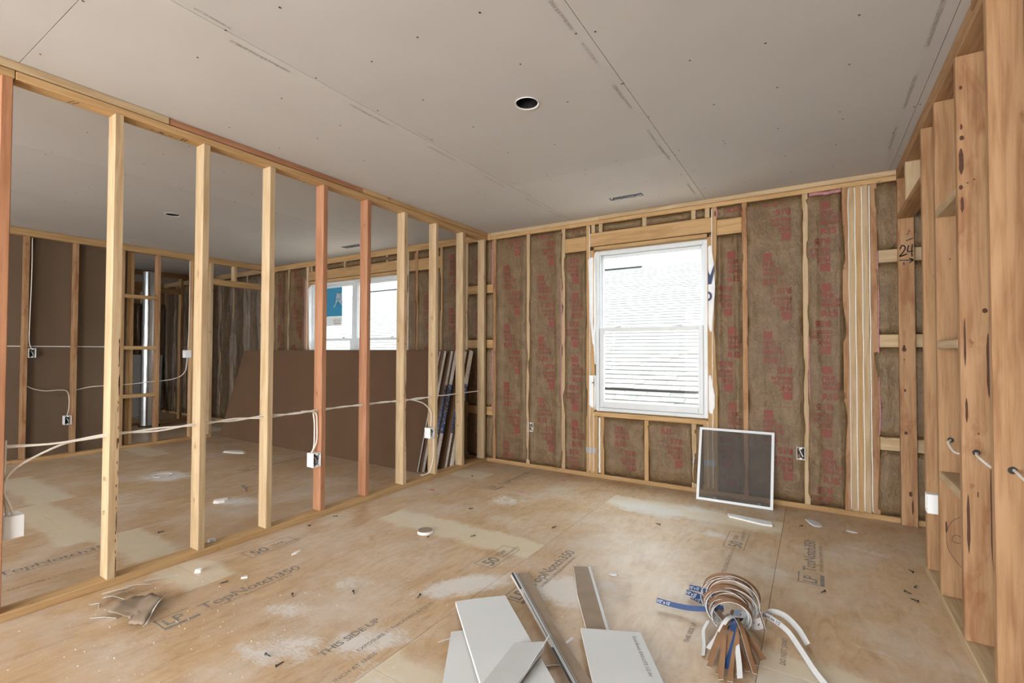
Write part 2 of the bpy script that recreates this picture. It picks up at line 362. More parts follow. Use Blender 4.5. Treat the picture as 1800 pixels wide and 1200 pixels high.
def tube(name, pts, r, m, parent=None, seg=6, sub=6, loc=None, flat=1.0):
    c = catmull(pts, sub); loc = Vector(loc) if loc is not None else c[0].copy(); vs = []; fs = []
    u = Vector((0, 0, 1))
    for i, p in enumerate(c):
        t = (c[min(i + 1, len(c) - 1)] - c[max(i - 1, 0)]).normalized()
        s = t.cross(u)
        if s.length < 1e-3: s = t.cross(Vector((1, 0, 0)))
        s.normalize(); q = s.cross(t).normalized(); u = q
        for k in range(seg):
            a = 2 * math.pi * k / seg; vs.append(p - loc + s * (math.cos(a) * r) + q * (math.sin(a) * r * flat))
    for i in range(len(c) - 1):
        for k in range(seg):
            a, b2 = i * seg + k, i * seg + (k + 1) % seg; fs.append((a, b2, b2 + seg, a + seg))
    fs.append(tuple(range(seg - 1, -1, -1))); fs.append(tuple(range((len(c) - 1) * seg, len(c) * seg)))
    return pydata(name, vs, fs, m, parent, loc, smooth=True)
_tc = {}
def text2d(s, size, bold=0.0, shear=0.0):
    key = (s, size, bold, shear)
    if key in _tc: return _tc[key]
    c = bpy.data.curves.new('t', 'FONT'); c.body = s; c.size = 1.0; c.resolution_u = 2; c.offset = bold; c.shear = shear; c.space_character = 0.92 if bold > 0.005 else 1.0; c.fill_mode = 'FRONT'
    o = bpy.data.objects.new('t', c); COL.objects.link(o)
    dg = bpy.context.evaluated_depsgraph_get(); me = o.evaluated_get(dg).to_mesh()
    vs = [(v.co.x, v.co.y) for v in me.vertices]; fs = [tuple(p.vertices) for p in me.polygons]
    o.evaluated_get(dg).to_mesh_clear(); bpy.data.objects.remove(o); bpy.data.curves.remove(c)
    if vs:
        x0 = min(v[0] for v in vs); cap = max(v[1] for v in vs)
        vs = [((x - x0) / cap * size, y / cap * size) for x, y in vs]
    _tc[key] = (vs, fs); return vs, fs
def fit(t, width):
    vs, fs = t; k = width / max(v[0] for v in vs); return [(x * k, y) for x, y in vs], fs
def rect2d(x0, y0, x1, y1): return [(x0, y0), (x1, y0), (x1, y1), (x0, y1)], [(0, 1, 2, 3)]
def place2d(lst):
    """join flat pieces [(shape, dx, dy)] into one outline"""
    vs, fs = [], []
    for (v, f), dx, dy in lst:
        k = len(vs); vs += [(x + dx, y + dy) for x, y in v]; fs += [tuple(i + k for i in q) for q in f]
    return vs, fs

# ================================================================== THE SETTING
# ---- floor: staggered 4 x 8 panels, each an object
floor = empty('floor', (0, 0, 0), 'tan subfloor of large tongue and groove panels with printed lettering and white dust', 'floor', kind='structure')
cols = [(-0.186 + 1.211 * k, -0.186 + 1.211 * (k + 1)) for k in range(-9, 3)]
endy = {-1: 3.70, -2: 2.50, -3: 3.72, -4: 1.145, 0: 2.05}
panels = {}
for ci, (a, b) in enumerate(cols):
    k = ci - 9; y0 = endy.get(k, 1.3 if k % 2 else 2.5)
    while y0 > -3.3: y0 -= 2.44
    y = y0
    while y < B + 0.1:
        lo, hi = max(a, XL - 0.1), min(b, XR + 0.1)
        p = link('floor_panel', boxmesh(hi - lo - 0.0016, 2.44 - 0.0016, 0.022, FLOORM, 0.0008), floor, ((lo + hi) / 2, y + 1.22, -0.011)); panels[(k, round(y, 3))] = p
        y += 2.44
box('subfloor_void', (XL - .1, YB0 - 0.2, -0.30), (XR + .1, B + 0.12, -0.03), DARK, floor, 0)
def floor_print(t, x, y, parent_k, m=GREYINK, flip=False):
    """lettering running away from the camera (+y), tops of the letters to -x"""
    vs, fs = t
    cand = [p for p in panels.values() if abs((p.location.x) - x) < 0.62 and abs(p.location.y - y) < 1.23]
    par = cand[0] if cand else floor
    s = -1 if flip else 1
    return pydata('printed_lettering', [(-v[1] * s, v[0] * s, 0) for v in vs], fs, m, par, (x, y, 0.0006))
def lp_logo():
    lp = text2d('LP', 0.062, 0.012); big = fit(text2d('TopNotch350', 0.060, 0.010), 0.50); small = fit(text2d('DURABLE SUB-FLOORING 350 PSF', 0.018, 0.0), 0.40)
    return place2d([(lp, 0.02, 0.0), (rect2d(0.0, -0.032, 0.14, -0.014), 0, 0), (rect2d(0.0, -0.01, 0.006, 0.085), 0, 0), (rect2d(0.0, 0.079, 0.14, 0.085), 0, 0),
                    (big, 0.165, 0.006), (small, 0.19, -0.030)])
for (x, y) in ((-2.36, 0.96), (0.005, 2.90), (-3.60, 0.55), (-1.19, 1.95), (-2.33, 3.40), (-4.75, 2.6)):
    floor_print(lp_logo(), x, y, 0)
stamp = place2d([(text2d('50', 0.075, 0.02), 0.03, 0.02), (text2d('YEAR', 0.028, 0.01), 0.15, 0.055), (text2d('WARRANTY', 0.022, 0.0), 0.15, 0.02)] +
                [(rect2d(*q), 0, 0) for q in ((0, 0, 0.30, 0.004), (0, 0.115, 0.30, 0.119), (0, 0, 0.004, 0.119), (0.296, 0, 0.30, 0.119))])
for (x, y) in ((-1.49, 2.17), (-0.36, 3.17), (-2.72, 1.55)): floor_print(stamp, x, y, 0)
for (x, y) in ((-1.615, 1.20),): floor_print(fit(text2d('THIS SIDE UP', 0.035, 0.01), 0.30), x, y, 0)
for (x, y, s) in ((-0.41, 2.70, 'APA RATED STURD-I-FLOOR 24 OC'), (-1.52, 1.30, 'EXPOSURE 1  THICKNESS 0.703 IN'), (-1.45, 1.0, 'SPACE 1/8 INCH AT ENDS'), (-0.44, 2.05, 'THIS SIDE UP'), (-0.10, 2.10, 'DO NOT SAND'), (-3.35, 0.7, 'EXPOSURE 1 TONGUE')):
    floor_print(text2d(s, 0.020, 0.0), x, y, 0)

# ---- ceiling: drywall sheets with holes for lamps and registers
ceil = empty('ceiling', (0, 0, H), 'grey untaped drywall ceiling with screw heads and printed edges', 'ceiling', kind='structure')
def circ(cx, cy, r, n=28): return [(cx + r * math.cos(2 * math.pi * i / n), cy + r * math.sin(2 * math.pi * i / n)) for i in range(n)]
HOLES = [circ(-1.242, 2.116, 0.056), [(-1.445, 3.805), (-1.165, 3.805), (-1.165, 3.885), (-1.445, 3.885)],
         circ(-5.105, 2.105, 0.056), [(-4.93, 3.86), (-4.60, 3.86), (-4.60, 3.96), (-4.93, 3.96)]]
ccols = [XL - 0.1, -9.08, -7.86, -6.64, -5.42, -4.20, -3.15, -1.98, -0.757, 0.465, 1.69, XR + 0.1]
for i in range(len(ccols) - 1):
    a, b = ccols[i] + 0.0012, ccols[i + 1] - 0.0012
    ends = [YB0 - 0.1, 3.13 - 3.66, 3.13, B + 0.12] if i == 7 else ([YB0 - 0.1, 0.6, B + 0.12] if i % 2 else [YB0 - 0.1, -0.9, 2.9, B + 0.12])
    if i == 8: ends = [YB0 - 0.1, -0.4, B + 0.12]
    if i in (6,): ends = [YB0 - 0.1, 0.62, B + 0.12]
    for j in range(len(ends) - 1):
        y0, y1 = ends[j] + 0.0012, ends[j + 1] - 0.0012
        hs = [h for h in HOLES if a < h[0][0] < b and y0 < h[0][1] < y1]
        slab('ceiling_panel', [(a, y0), (b, y0), (b, y1), (a, y1)], hs, H, H + 0.014, CEIL, ceil)
box('attic_void', (XL - .1, YB0 - 0.2, H + 0.20), (XR + .1, B + 0.12, H + 0.3), DARK, ceil, 0)
# screws in rows every 0.6 m along the joists (too small to pick apart singly)
vs, fs = [], []
def disc(cx, cy, r):
    k = len(vs); vs.extend([(cx + r * math.cos(q * math.pi / 3), cy + r * math.sin(q * math.pi / 3), -0.0012) for q in range(6)]); fs.append(tuple(range(k + 5, k - 1, -1)))
for jy in (0.62, 1.02, 1.42, 1.78, 2.2, 2.61, 3.1, 3.18, 3.55, 3.95):
    for i in range(1, len(ccols) - 1):
        x = ccols[i] + 0.03
        while x < ccols[i + 1] - 0.02:
            if random.random() < 0.75: disc(x + random.uniform(-.03, .03), jy + random.uniform(-.03, .03), 0.0052)
            x += 0.29
o = pydata('screw_heads', vs, fs, BLACKINK, ceil, (0, 0, H)); o['kind'] = 'stuff'
def ceil_print(s, x, y, size=0.016, to=-1):
    v, f = text2d(s, size, 0.0)
    # read from below, running toward the camera
    pydata('printed_lettering', [(q[1] * -to * -1, q[0] * to, 0) for q in v], [tuple(reversed(q)) for q in f], CEILINK, ceil, (x, y, H - 0.0010))
for y in (1.72, 2.45, 3.25, 4.05): ceil_print('Gold Bond 5/8 FIRE-SHIELD', -0.795, y)
for y in (1.98, 2.9): ceil_print('05 08/26/25 01:11A', -0.795, y, 0.014)
for y in (0.75, 1.3, 1.9, 2.5, 3.1, 3.7, 4.1): ceil_print('Gold Bond 5/8 FIRE-SHIELD', -2.02, y)
for y in (1.0, 2.2, 3.4): ceil_print('05 08/26/25 01:11A', -1.945, y, 0.012)
for y in (2.0, 2.6, 3.2, 3.8): ceil_print('Gold Bond 5/8 FIRE-SHIELD TYPE X', 0.42, y)

# ---- recessed lamp housings and air registers
def can_light(x, y, label):
    t = empty('recessed_light', (x, y, H), label, 'ceiling light')
    n = 28; r0, r1 = 0.056, 0.0625
    v = [(r0 * math.cos(2 * math.pi * i / n), r0 * math.sin(2 * math.pi * i / n), -0.001) for i in range(n)] + [(r1 * math.cos(2 * math.pi * i / n), r1 * math.sin(2 * math.pi * i / n), -0.004) for i in range(n)] + \
        [(r1 * math.cos(2 * math.pi * i / n), r1 * math.sin(2 * math.pi * i / n), 0.0) for i in range(n)]
    f = []
    for i in range(n):
        j = (i + 1) % n; f += [(i, j, n + j, n + i), (n + i, n + j, 2 * n + j, 2 * n + i)]
    pydata('trim_ring', v, f, WHITE, t, (x, y, H))
    v = []; f = []
    for z, r in ((0.0, 0.054), (0.14, 0.054), (0.15, 0.045)): v += [(r * math.cos(2 * math.pi * i / n), r * math.sin(2 * math.pi * i / n), z) for i in range(n)]
    for k in range(2):
        for i in range(n): j = (i + 1) % n; f.append((k * n + i, k * n + j, k * n + n + j, k * n + n + i))
    f.append(tuple(range(2 * n, 3 * n)))
    pydata('housing', v, f, BLACK, t, (x, y, H), smooth=True)
    tube('wire_bundle', [(x + 0.02, y + 0.03, H + 0.13), (x - 0.005, y + 0.02, H + 0.07), (x + 0.03, y + 0.01, H + 0.05), (x + 0.035, y + 0.04, H + 0.09)], 0.006, FOIL, t)
can_light(-1.242, 2.116, 'round black recessed lamp hole with a white rim, in the near ceiling')
can_light(-5.105, 2.105, 'small recessed lamp hole in the ceiling beyond the stud partition')
def register(x0, x1, y0, y1, label):
    t = empty('air_register', ((x0 + x1) / 2, (y0 + y1) / 2, H), label, 'vent')
    th = 0.003
    box('collar', (x0 + .002, y0 + .002, H - 0.001), (x0 + .002 + th, y1 - .002, H + 0.14), FOIL, t, 0); box('collar', (x1 - .002 - th, y0 + .002, H - 0.001), (x1 - .002, y1 - .002, H + 0.14), DARK, t, 0)
    box('collar', (x0 + .006, y1 - .002 - th, H - 0.001), (x1 - .006, y1 - .002, H + 0.14), FOIL, t, 0); box('collar', (x0 + .006, y0 + .002, H - 0.001), (x1 - .006, y0 + .002 + th, H + 0.14), FOIL, t, 0)
    box('duct_end', (x0, y0, H + 0.141), (x1, y1, H + 0.15), DARK, t, 0)
    v = []; f = []
    for i in range(24):
        for j in range(4): v.append((x0 + .012 + (x1 - x0 - .10) * i / 23 - (x0 + x1) / 2, y0 + .008 + (y1 - y0 - .016) * j / 3 - (y0 + y1) / 2, 0.05 + 0.02 * random.random()))
    for i in range(23):
        for j in range(3): a = i * 4 + j; f.append((a, a + 1, a + 5, a + 4))
    pydata('crumpled_foil', v, f, FOIL, t, ((x0 + x1) / 2, (y0 + y1) / 2, H))
register(-1.445, -1.165, 3.805, 3.885, 'narrow foil lined air outlet in the ceiling above the single window')
register(-4.93, -4.60, 3.86, 3.96, 'foil lined air outlet in the ceiling in front of the twin window')

# ---- back wall
wb = empty('wall_back', (0, B, 0), 'framed exterior wall with brown kraft insulation between wooden studs', 'wall', kind='structure')
WINS = [(-1.775, -0.728), (-6.10, -4.235)]; WZ = (0.613, 2.14)
def sheath(x0, x1, z0, z1): box('sheathing_board', (x0, B + D + 0.001, z0), (x1, B + D + 0.013, z1), SHEATH, wb, 0)
xs = [XL] + [v for w_ in sorted(WINS) for v in w_] + [XR]
for i in range(0, len(xs), 2): sheath(xs[i], xs[i + 1], 0, H)
for (a, b) in WINS: sheath(a, b, 0, WZ[0]); sheath(a, b, WZ[1], H)
lumber('bottom_plate', (-2.95, B, 0), (0.66, B + D, T), YELLOW, wb, 'x'); lumber('bottom_plate', (0.662, B, 0), (XR, B + D, T), PINE, wb, 'x'); lumber('bottom_plate', (-6.99, B, 0), (-2.952, B + D, T), YELLOW, wb, 'x'); lumber('bottom_plate', (XL, B, 0), (-6.992, B + D, T), SHADED, wb, 'x')
lumber('top_plate', (-2.95, B, H - 2 * T), (0.66, B + D, H - T - .002), YELLOW, wb, 'x'); lumber('top_plate', (-1.7, B - 0.002, H - T), (0.66, B + D, H - .001), PINE, wb, 'x'); lumber('top_plate', (-2.95, B + 0.003, H - T), (-1.702, B + D, H - .001), PINE, wb, 'x')
lumber('top_plate', (-6.99, B, H - 2 * T), (-2.952, B + D, H - .001), YELLOW, wb, 'x'); lumber('top_plate', (XL, B, H - 2 * T), (-6.992, B + D, H - .001), SHADED, wb, 'x'); lumber('top_plate', (0.662, B, H - 2 * T), (XR, B + D, H - .001), SHADED, wb, 'x')
ZT = H - 2 * T
def bstud(x, m=YELLOW, z0=T, z1=None, wdt=T, dy=0.0): return lumber('stud', (x - wdt / 2, B + dy, z0), (x + wdt / 2, B + D, z1 or ZT), m, wb)
for x in (-2.478, -2.078): bstud(x, PINE)
bstud(-2.895, ROUGH)
bstud(-1.816); bstud(-0.690); bstud(-0.463, ROUGH); bstud(-0.047, PINE)
bstud(-1.777, YELLOW, T, 2.14, T, 0.002); bstud(-0.7285, YELLOW, T, 2.14, T, 0.002)
for x, m in ((0.203, ROUGH), (0.2425, PINE), (0.282, YELLOW), (0.3215, PINE), (0.368, ROUGH)): bstud(x, m, dy=random.uniform(0, .003), wdt=T if x < 0.36 else 0.045)
bstud(0.86, SHADED); bstud(1.27, SHADED); bstud(1.68, SHADED)
for x, m in ((-6.96, SHADED), (-6.585, PINE), (-6.155, PINE), (-6.118, YELLOW), (-4.215, YELLOW), (-4.175, PINE), (-4.02, ROUGH), (-3.64, YELLOW), (-3.27, PINE)): bstud(x, m)
for k in range(9): bstud(-7.30 - 0.40 * k, SHADED)
# header over the single window
lumber('header', (-1.797, B - 0.001, 2.178), (-0.709, B + D, 2.303), YELLOW, wb, 'x'); lumber('header_plate', (-1.758, B + 0.006, 2.141), (-0.7475, B + D, 2.172), YELLOW, wb, 'x')
lumber('blocking', (-2.059, B, 2.146), (-1.836, B + T, 2.283), YELLOW, wb, 'x'); lumber('blocking', (-0.670, B, 2.146), (-0.483, B + T, 2.272), YELLOW, wb, 'x')
for x in (-1.765, -1.69, -1.275, -0.855, -0.745): lumber('cripple_stud', (x - T / 2, B, 2.304), (x + T / 2, B + D, ZT), PINE, wb)
lumber('window_sill_plate', (-1.757, B, 0.572), (-0.7485, B + D, 0.612), YELLOW, wb, 'x')
for x in (-1.737, -1.675, -1.262, -0.860, -0.769): lumber('cripple_stud', (x - T / 2, B, T), (x + T / 2, B + D, 0.571), YELLOW if x != -0.860 else PINE, wb)
# header over the twin window
lumber('header', (-6.098, B - 0.001, 2.178), (-4.236, B + D, 2.303), YELLOW, wb, 'x'); lumber('header_plate', (-6.098, B + 0.006, 2.141), (-4.236, B + D, 2.172), YELLOW, wb, 'x')
for x in (-6.05, -5.73, -5.33, -4.93, -4.53, -4.27): lumber('cripple_stud', (x - T / 2, B, 2.304), (x + T / 2, B + D, ZT), PINE, wb)
lumber('blocking', (-4.154, B, 2.146), (-4.04, B + T, 2.283), YELLOW, wb, 'x'); lumber('blocking', (-4.0, B, 2.146), (-3.66, B + T, 2.283), YELLOW, wb, 'x')
lumber('window_sill_plate', (-6.098, B, 0.572), (-4.236, B + D, 0.612), YELLOW, wb, 'x')
# ladder blocking where the partitions meet this wall
for z in (1.857, 1.26, 0.54):
    lumber('blocking', (-3.25, B, z - .045), (-2.915, B + T, z + .045), YELLOW, wb, 'x'); lumber('blocking', (0.392, B, z - .045), (0.84, B + T, z + .045), PINE, wb, 'x')
# white sealant beads down the stud joints
def bead(pts, r=0.0045, parent=wb): tube('sealant_bead', pts, r, FOAM, parent, 5, 3)
def vbead(x, z0, z1, r=0.0045, y=B - 0.002):
    n = 16; bead([(x + random.uniform(-.0018, .0018), y, z0 + (z1 - z0) * i / n) for i in range(n + 1)], r)
for x in (0.2225, 0.262, 0.302, 0.345): vbead(x, 0.05, 2.375, 0.004 if x != 0.2225 else 0.003)
for x in (-1.797, -0.7095): vbead(x, 0.06, 2.37, 0.004)
for x in (-1.757, -0.7485): vbead(x, 0.06, 0.60, 0.003)
vbead(-1.700, 0.05, 0.565, 0.011); vbead(-6.137, 1.0, 2.37); vbead(-4.195, 1.0, 2.37); vbead(-4.155, 1.0, 2.37)
box('tape_patch', (-1.835, B - 0.004, 0.225), (-1.735, B - 0.0025, 0.275), GREYTAPE, wb, 0); box('tape_patch', (-0.80, B - 0.004, 0.235), (-0.69, B - 0.0025, 0.285), GREYTAPE, wb, 0); box('tape_patch', (-0.878, B - 0.003, 0.24), (-0.846, B - 0.0015, 0.29), GREYTAPE, wb, 0)

# insulation batts
def print_block():
    return place2d([(rect2d(0, -0.060, 0.062, 0), 0, 0), (fit(text2d('PINK', 0.036, 0.035), 0.088), 0, -0.105), (fit(text2d('NEXT GEN', 0.026, 0.035), 0.122), 0, -0.140),
                    (fit(text2d('FIBERGLAS', 0.026, 0.035), 0.140), 0, -0.175), (fit(text2d('R15', 0.046, 0.045), 0.100), 0, -0.245), (fit(text2d('3-1/2 IN', 0.014, 0), 0.05), 0.115, -0.222), (fit(text2d('15 IN', 0.014, 0), 0.05), 0.115, -0.244)])
PB = print_block()
def batt(x0, x1, z0, z1, seed, printed=True, m=KRAFT, phase=None, side='y', plane=B, par=None, bulge=1.0, pink=False, nz=None):
    """soft quilted slab; side 'y' faces the room at y = plane, side 'x' faces +x at x = plane"""
    par = par or wb; wd = x1 - x0; nx = 16; nz = nz or max(8, int((z1 - z0) / 0.045)); sd = seed * 3.7
    ridges = [(random.uniform(.08, .25), random.uniform(.4, 1.0)), (random.uniform(.75, .93), random.uniform(.3, 1.0)), (random.uniform(.3, .7), random.uniform(0, .35))]
    over = 0.021 * bulge
    def edge(z, s): return over * (0.35 + 1.0 * noise.noise(Vector((sd + s * 11, z * 3.2, 0))) + 0.3 * noise.noise(Vector((sd + s * 5, z * 9, 0))))
    def depth(u, z):
        e = min(u, 1 - u) * wd; ez = min(z - z0, z1 - z)
        d = -0.004 + 0.010 * noise.noise(Vector((u * wd * 6, z * 2.5, sd))) * bulge + 0.005 * noise.noise(Vector((u * wd * 22, z * 7, sd)))
        for (ru, ra) in ridges:
            c = ru + 0.06 * noise.noise(Vector((sd, z * 1.7, ru * 9))); k = max(0, 0.5 + noise.noise(Vector((sd + 4, z * 1.3, ru * 5))))
            d -= 0.018 * ra * k * bulge * math.exp(-((u - c) * wd / 0.012) ** 2)
        d -= 0.006 * math.exp(-((e - 0.035) / 0.022) ** 2) * bulge; d += 0.020 * math.exp(-(e / 0.012) ** 2) * (0.30 if (edge(z, 0) if u < .5 else edge(z, 1)) > 0 else 1.0)
        d += 0.030 * math.exp(-(ez / 0.018) ** 2)
        return d
    vs, fs = [], []
    for j in range(nz + 1):
        z = z0 + (z1 - z0) * j / nz
        for i in range(nx + 1):
            u = i / nx; u = 0.5 - 0.5 * math.cos(math.pi * u) if True else u
            u = 0.35 * (i / nx) + 0.65 * u
            x = x0 + wd * u
            if i == 0: x -= edge(z, 0)
            if i == nx: x += edge(z, 1)
            vs.append((x, depth(u, z), z))
    for j in range(nz):
        for i in range(nx):
            a = j * (nx + 1) + i; fs.append((a, a + 1, a + nx + 2, a + nx + 1))
    # skirts back into the stud bay
    per = [i for i in range(nx + 1)] + [j * (nx + 1) + nx for j in range(1, nz + 1)] + [nz * (nx + 1) + i for i in range(nx - 1, -1, -1)] + [j * (nx + 1) for j in range(nz - 1, 0, -1)]
    k = len(vs)
    for q in per:
        x, y, z = vs[q]; vs.append((min(max(x, x0 + .001), x1 - .001), 0.08, min(max(z, z0), z1)))
    for i in range(len(per)):
        a, b2 = per[i], per[(i + 1) % len(per)]; fs.append((a, k + i, k + (i + 1) % len(per), b2))
    fs.append(tuple(k + i for i in range(len(per) - 1, -1, -1)))
    xm, zm = (x0 + x1) / 2, z0
    if side == 'y': T3 = lambda x, y, z: (x - xm, y, z - zm); loc = (xm, plane, zm)
    else: T3 = lambda x, y, z: (-y, x - xm, z - zm); loc = (plane, xm, zm)
    b = pydata('insulation_batt', [T3(*v) for v in vs], fs, m, par, loc, smooth=True)
    if printed:
        ph = random.uniform(0, 0.614) if phase is None else phase
        pv, pf = [], []
        def add(px, pz, rot):
            n = len(pv); ok = True
            for (x, y) in PB[0]:
                X, Z = (px + x, pz + y) if not rot else (px - x, pz - y)
                pv.append((X, Z))
            for f in PB[1]:
                q = [pv[i + n] for i in f]
                if all(x0 + .006 < p[0] < x1 - .006 and z0 + .02 < p[1] < z1 - .02 for p in q): pf.append(tuple(i + n for i in f))
        z = z1 - ph + 0.614
        while z > z0 - 0.3:
            add(x0 + 0.11 + ((x1 - x0 < 0.3) * -0.03), z, False); add(x1 - 0.075, z - 0.525, True); z -= 0.614
        vv = [T3(x, depth((x - x0) / wd, min(max(zz, z0), z1)) - 0.0055, zz) for x, zz in pv]
        pydata('printed_lettering', vv, pf, REDINK, b, loc)
        # thin printed guide lines
        lv, lf = [], []; z = z1 - ph + 0.614 + 0.03
        while z > z0 - .3:
            if z0 + .03 < z < z1 - .03:
                for i in range(12):
                    xa, xb = x0 + .03 + (wd - .06) * i / 12, x0 + .03 + (wd - .06) * (i + 1) / 12; n = len(lv)
                    for (x, zz) in ((xa, z), (xb, z), (xb, z + .0022), (xa, z + .0022)): lv.append(T3(x, depth((x - x0) / wd, zz) - .0045, zz))
                    lf.append((n, n + 1, n + 2, n + 3))
            z -= 0.614
        if lf: pydata('printed_line', lv, lf, GREYINK if False else REDINK, b, loc)
    return b
h = T / 2
batt(-2.876, -2.497, T, ZT, 1, phase=0.30); batt(-2.459, -2.097, T, ZT, 2, phase=0.44); batt(-2.059, -1.835, T, 2.146, 3, phase=0.40); batt(-2.059, -1.835, 2.283, ZT, 4, nz=6)
batt(-0.671, -0.482, T, 2.146, 5, phase=0.15); batt(-0.671, -0.482, 2.272, ZT, 6, nz=6)
batt(-0.444, -0.066, T, ZT, 7, phase=0.43); batt(-0.028, 0.184, T, ZT, 8, phase=0.08)
for (a, b) in ((-1.656, -1.281), (-1.243, -0.879)): batt(a, b, T, 0.571, 9 + a, phase=0.62 if a < -1.5 else 0.47)
batt(-0.841, -0.788, T, 0.571, 15, False)
for (a, b) in ((-1.746, -1.709), (-1.671, -1.294), (-1.256, -0.874), (-0.836, -0.764)): batt(a, b, 2.304, ZT, 20 + a, b - a > .3 and a < -1.6 or b > -1, phase=0.05, nz=5)
zs = [T, 0.495, 0.585, 1.215, 1.305, 1.812, 1.902, ZT]
for i in range(0, 8, 2):
    batt(0.3905, 0.841, zs[i], zs[i + 1], 30 + i, False, bulge=1.2); batt(-3.251, -2.914, zs[i], zs[i + 1], 40 + i, i != 7, phase=0.2)
batt(0.879, 1.251, T, ZT, 50, False); batt(1.289, 1.661, T, ZT, 51, False); batt(1.699, XR - .01, T, ZT, 52, False)
batt(-6.941, -6.604, T, ZT, 53, True, phase=0.2); batt(-6.566, -6.174, T, ZT, 54, True, phase=0.5)
batt(-4.001, -3.659, T, 2.146, 55, phase=0.3); batt(-4.001, -3.659, 2.283, ZT, 56, nz=6); batt(-3.621, -3.289, T, ZT, 57, phase=0.1)
batt(-4.156, -4.039, T, 2.146, 58, False)
for (a, b) in ((-6.031, -5.749), (-5.711, -5.349), (-5.311, -4.949), (-4.911, -4.549), (-4.511, -4.289)): batt(a, b, 2.304, ZT, 60 + a, False, nz=5, bulge=1.6); batt(a, b, T, 0.571, 70 + a, False, nz=6)
for k in range(8): batt(-7.30 - 0.40 * (k + 1) + h, -7.30 - 0.40 * k - h, T, ZT, 80 + k, False, KRAFT2, bulge=2.0)
# loose pink edge of fibreglass over one batt and beside some studs
def pinkstrip(x, z0, z1, r=0.007): tube('fibreglass_edge', [(x + random.uniform(-.003, .003), B + 0.001, z0 + (z1 - z0) * i / 8) for i in range(9)], r, PINK, wb, 5, 3)
tube('fibreglass_edge', [(-0.02 + 0.2 * i / 8, B - 0.006, ZT - 0.018 + random.uniform(-.006, .004)) for i in range(9)], 0.014, PINK, wb, 6, 3)
pinkstrip(-2.918, 1.9, 2.37, 0.011); pinkstrip(-2.918, 0.55, 1.2, 0.008); pinkstrip(-2.100, 0.7, 1.9, 0.006); pinkstrip(-0.03, 0.4, 1.3, 0.006); pinkstrip(0.392, 0.6, 1.9, 0.006); pinkstrip(-0.670, 2.3, 2.37, 0.008); pinkstrip(-6.175, 1.2, 2.2, 0.014)

# ---- partition on the left
wl = empty('wall_left', (W, 2.0, 0), 'open stud partition without sheathing dividing the two rooms', 'wall', kind='structure')
lumber('bottom_plate', (W - D, YB0, 0), (W, B - 0.001, T), YELLOW, wl, 'y')
lumber('top_plate', (W - D, 0.61, H - 2 * T - .002), (W, B - 0.001, H - T - .004), YELLOW, wl, 'y'); lumber('top_plate', (W - D, YB0, H - 2 * T - .002), (W, 0.608, H - T - .004), YELLOW, wl, 'y')
lumber('top_plate', (W - D + .004, 1.21, H - T + .001), (W - 0.004, 2.55, H - .001), FIR, wl, 'y'); lumber('top_plate', (W - D, YB0, H - T), (W + .001, 1.208, H - .001), PINE, wl, 'y'); lumber('top_plate', (W - D, 2.552, H - T), (W + .001, B - 0.001, H - .001), YELLOW, wl, 'y')
sy = [0.565, 0.971, 1.385, 1.788, 2.190, 2.595, 3.001, 3.408, 3.816, 4.187]
sm = [FIR, PINE, PINE, PINE, FIR, FIR, PINE, PINE, PINE, PINE]
LSTUD = []
for i, (y, m) in enumerate(zip(sy, sm)):
    lo, hi = (W - D, y, T), (W, y + T, H - 2 * T - .002)
    if i == 1: o = wany_stud('stud', lo, hi, m, wl, 2, 0.007, 3.1)
    elif i == 6: o = wany_stud('stud', lo, hi, m, wl, 2, 0.013, 8.4)
    else: o = lumber('stud', lo, hi, m, wl)
    LSTUD.append(o)
for k in range(1, 9): lumber('stud', (W - D, 0.565 - 0.4064 * k, T), (W, 0.565 - 0.4064 * k + T, H - 2 * T - .002), PINE, wl)
# bark left along the wany edges of two studs, and nail dimples
rb = random.Random(21)
for k, off, z0, z1, n_ in ((1, 0.0355, 0.08, 1.25, 20), (6, 0.027, 0.1, 1.75, 13)):
    for i in range(n_):
        z = z0 + (z1 - z0) * (i + rb.random() * .8) / n_; rz = rb.choice((.008, .015, .03, .06)); ry = rb.uniform(.0012, .0030)
        y = sy[k] + off - rb.uniform(0, .006)
        pydata('bark_patch', [(0, ry * math.cos(2 * math.pi * q / 8) * rb.uniform(.6, 1.2), rz * math.sin(2 * math.pi * q / 8)) for q in range(8)], [tuple(range(8))], BARK, LSTUD[k], (W + .0008, y, z))
# pencilled layout marks on the underside of the top plate
for (y, s) in ((0.80, '//'), (1.14, '- x -  II')):
    v, f = text2d(s, 0.045, 0.0); pydata('pencil_mark', [(q[1], -q[0] * -1, 0) for q in v], [tuple(reversed(q)) for q in f], BLACKINK, wl, (W - 0.07, y, H - 2 * T - .003))
for k, zz in ((1, 0.52), (1, 0.35), (8, 0.66), (8, 0.42)):
    v, f = text2d('II I' if zz > .5 else 'IT', 0.022, 0.0); pydata('grade_stamp', [(q[0] + 0.0, 0, q[1]) for q in v], f, BLACKINK, LSTUD[k], (W - 0.065, sy[k] - 0.0008, zz))

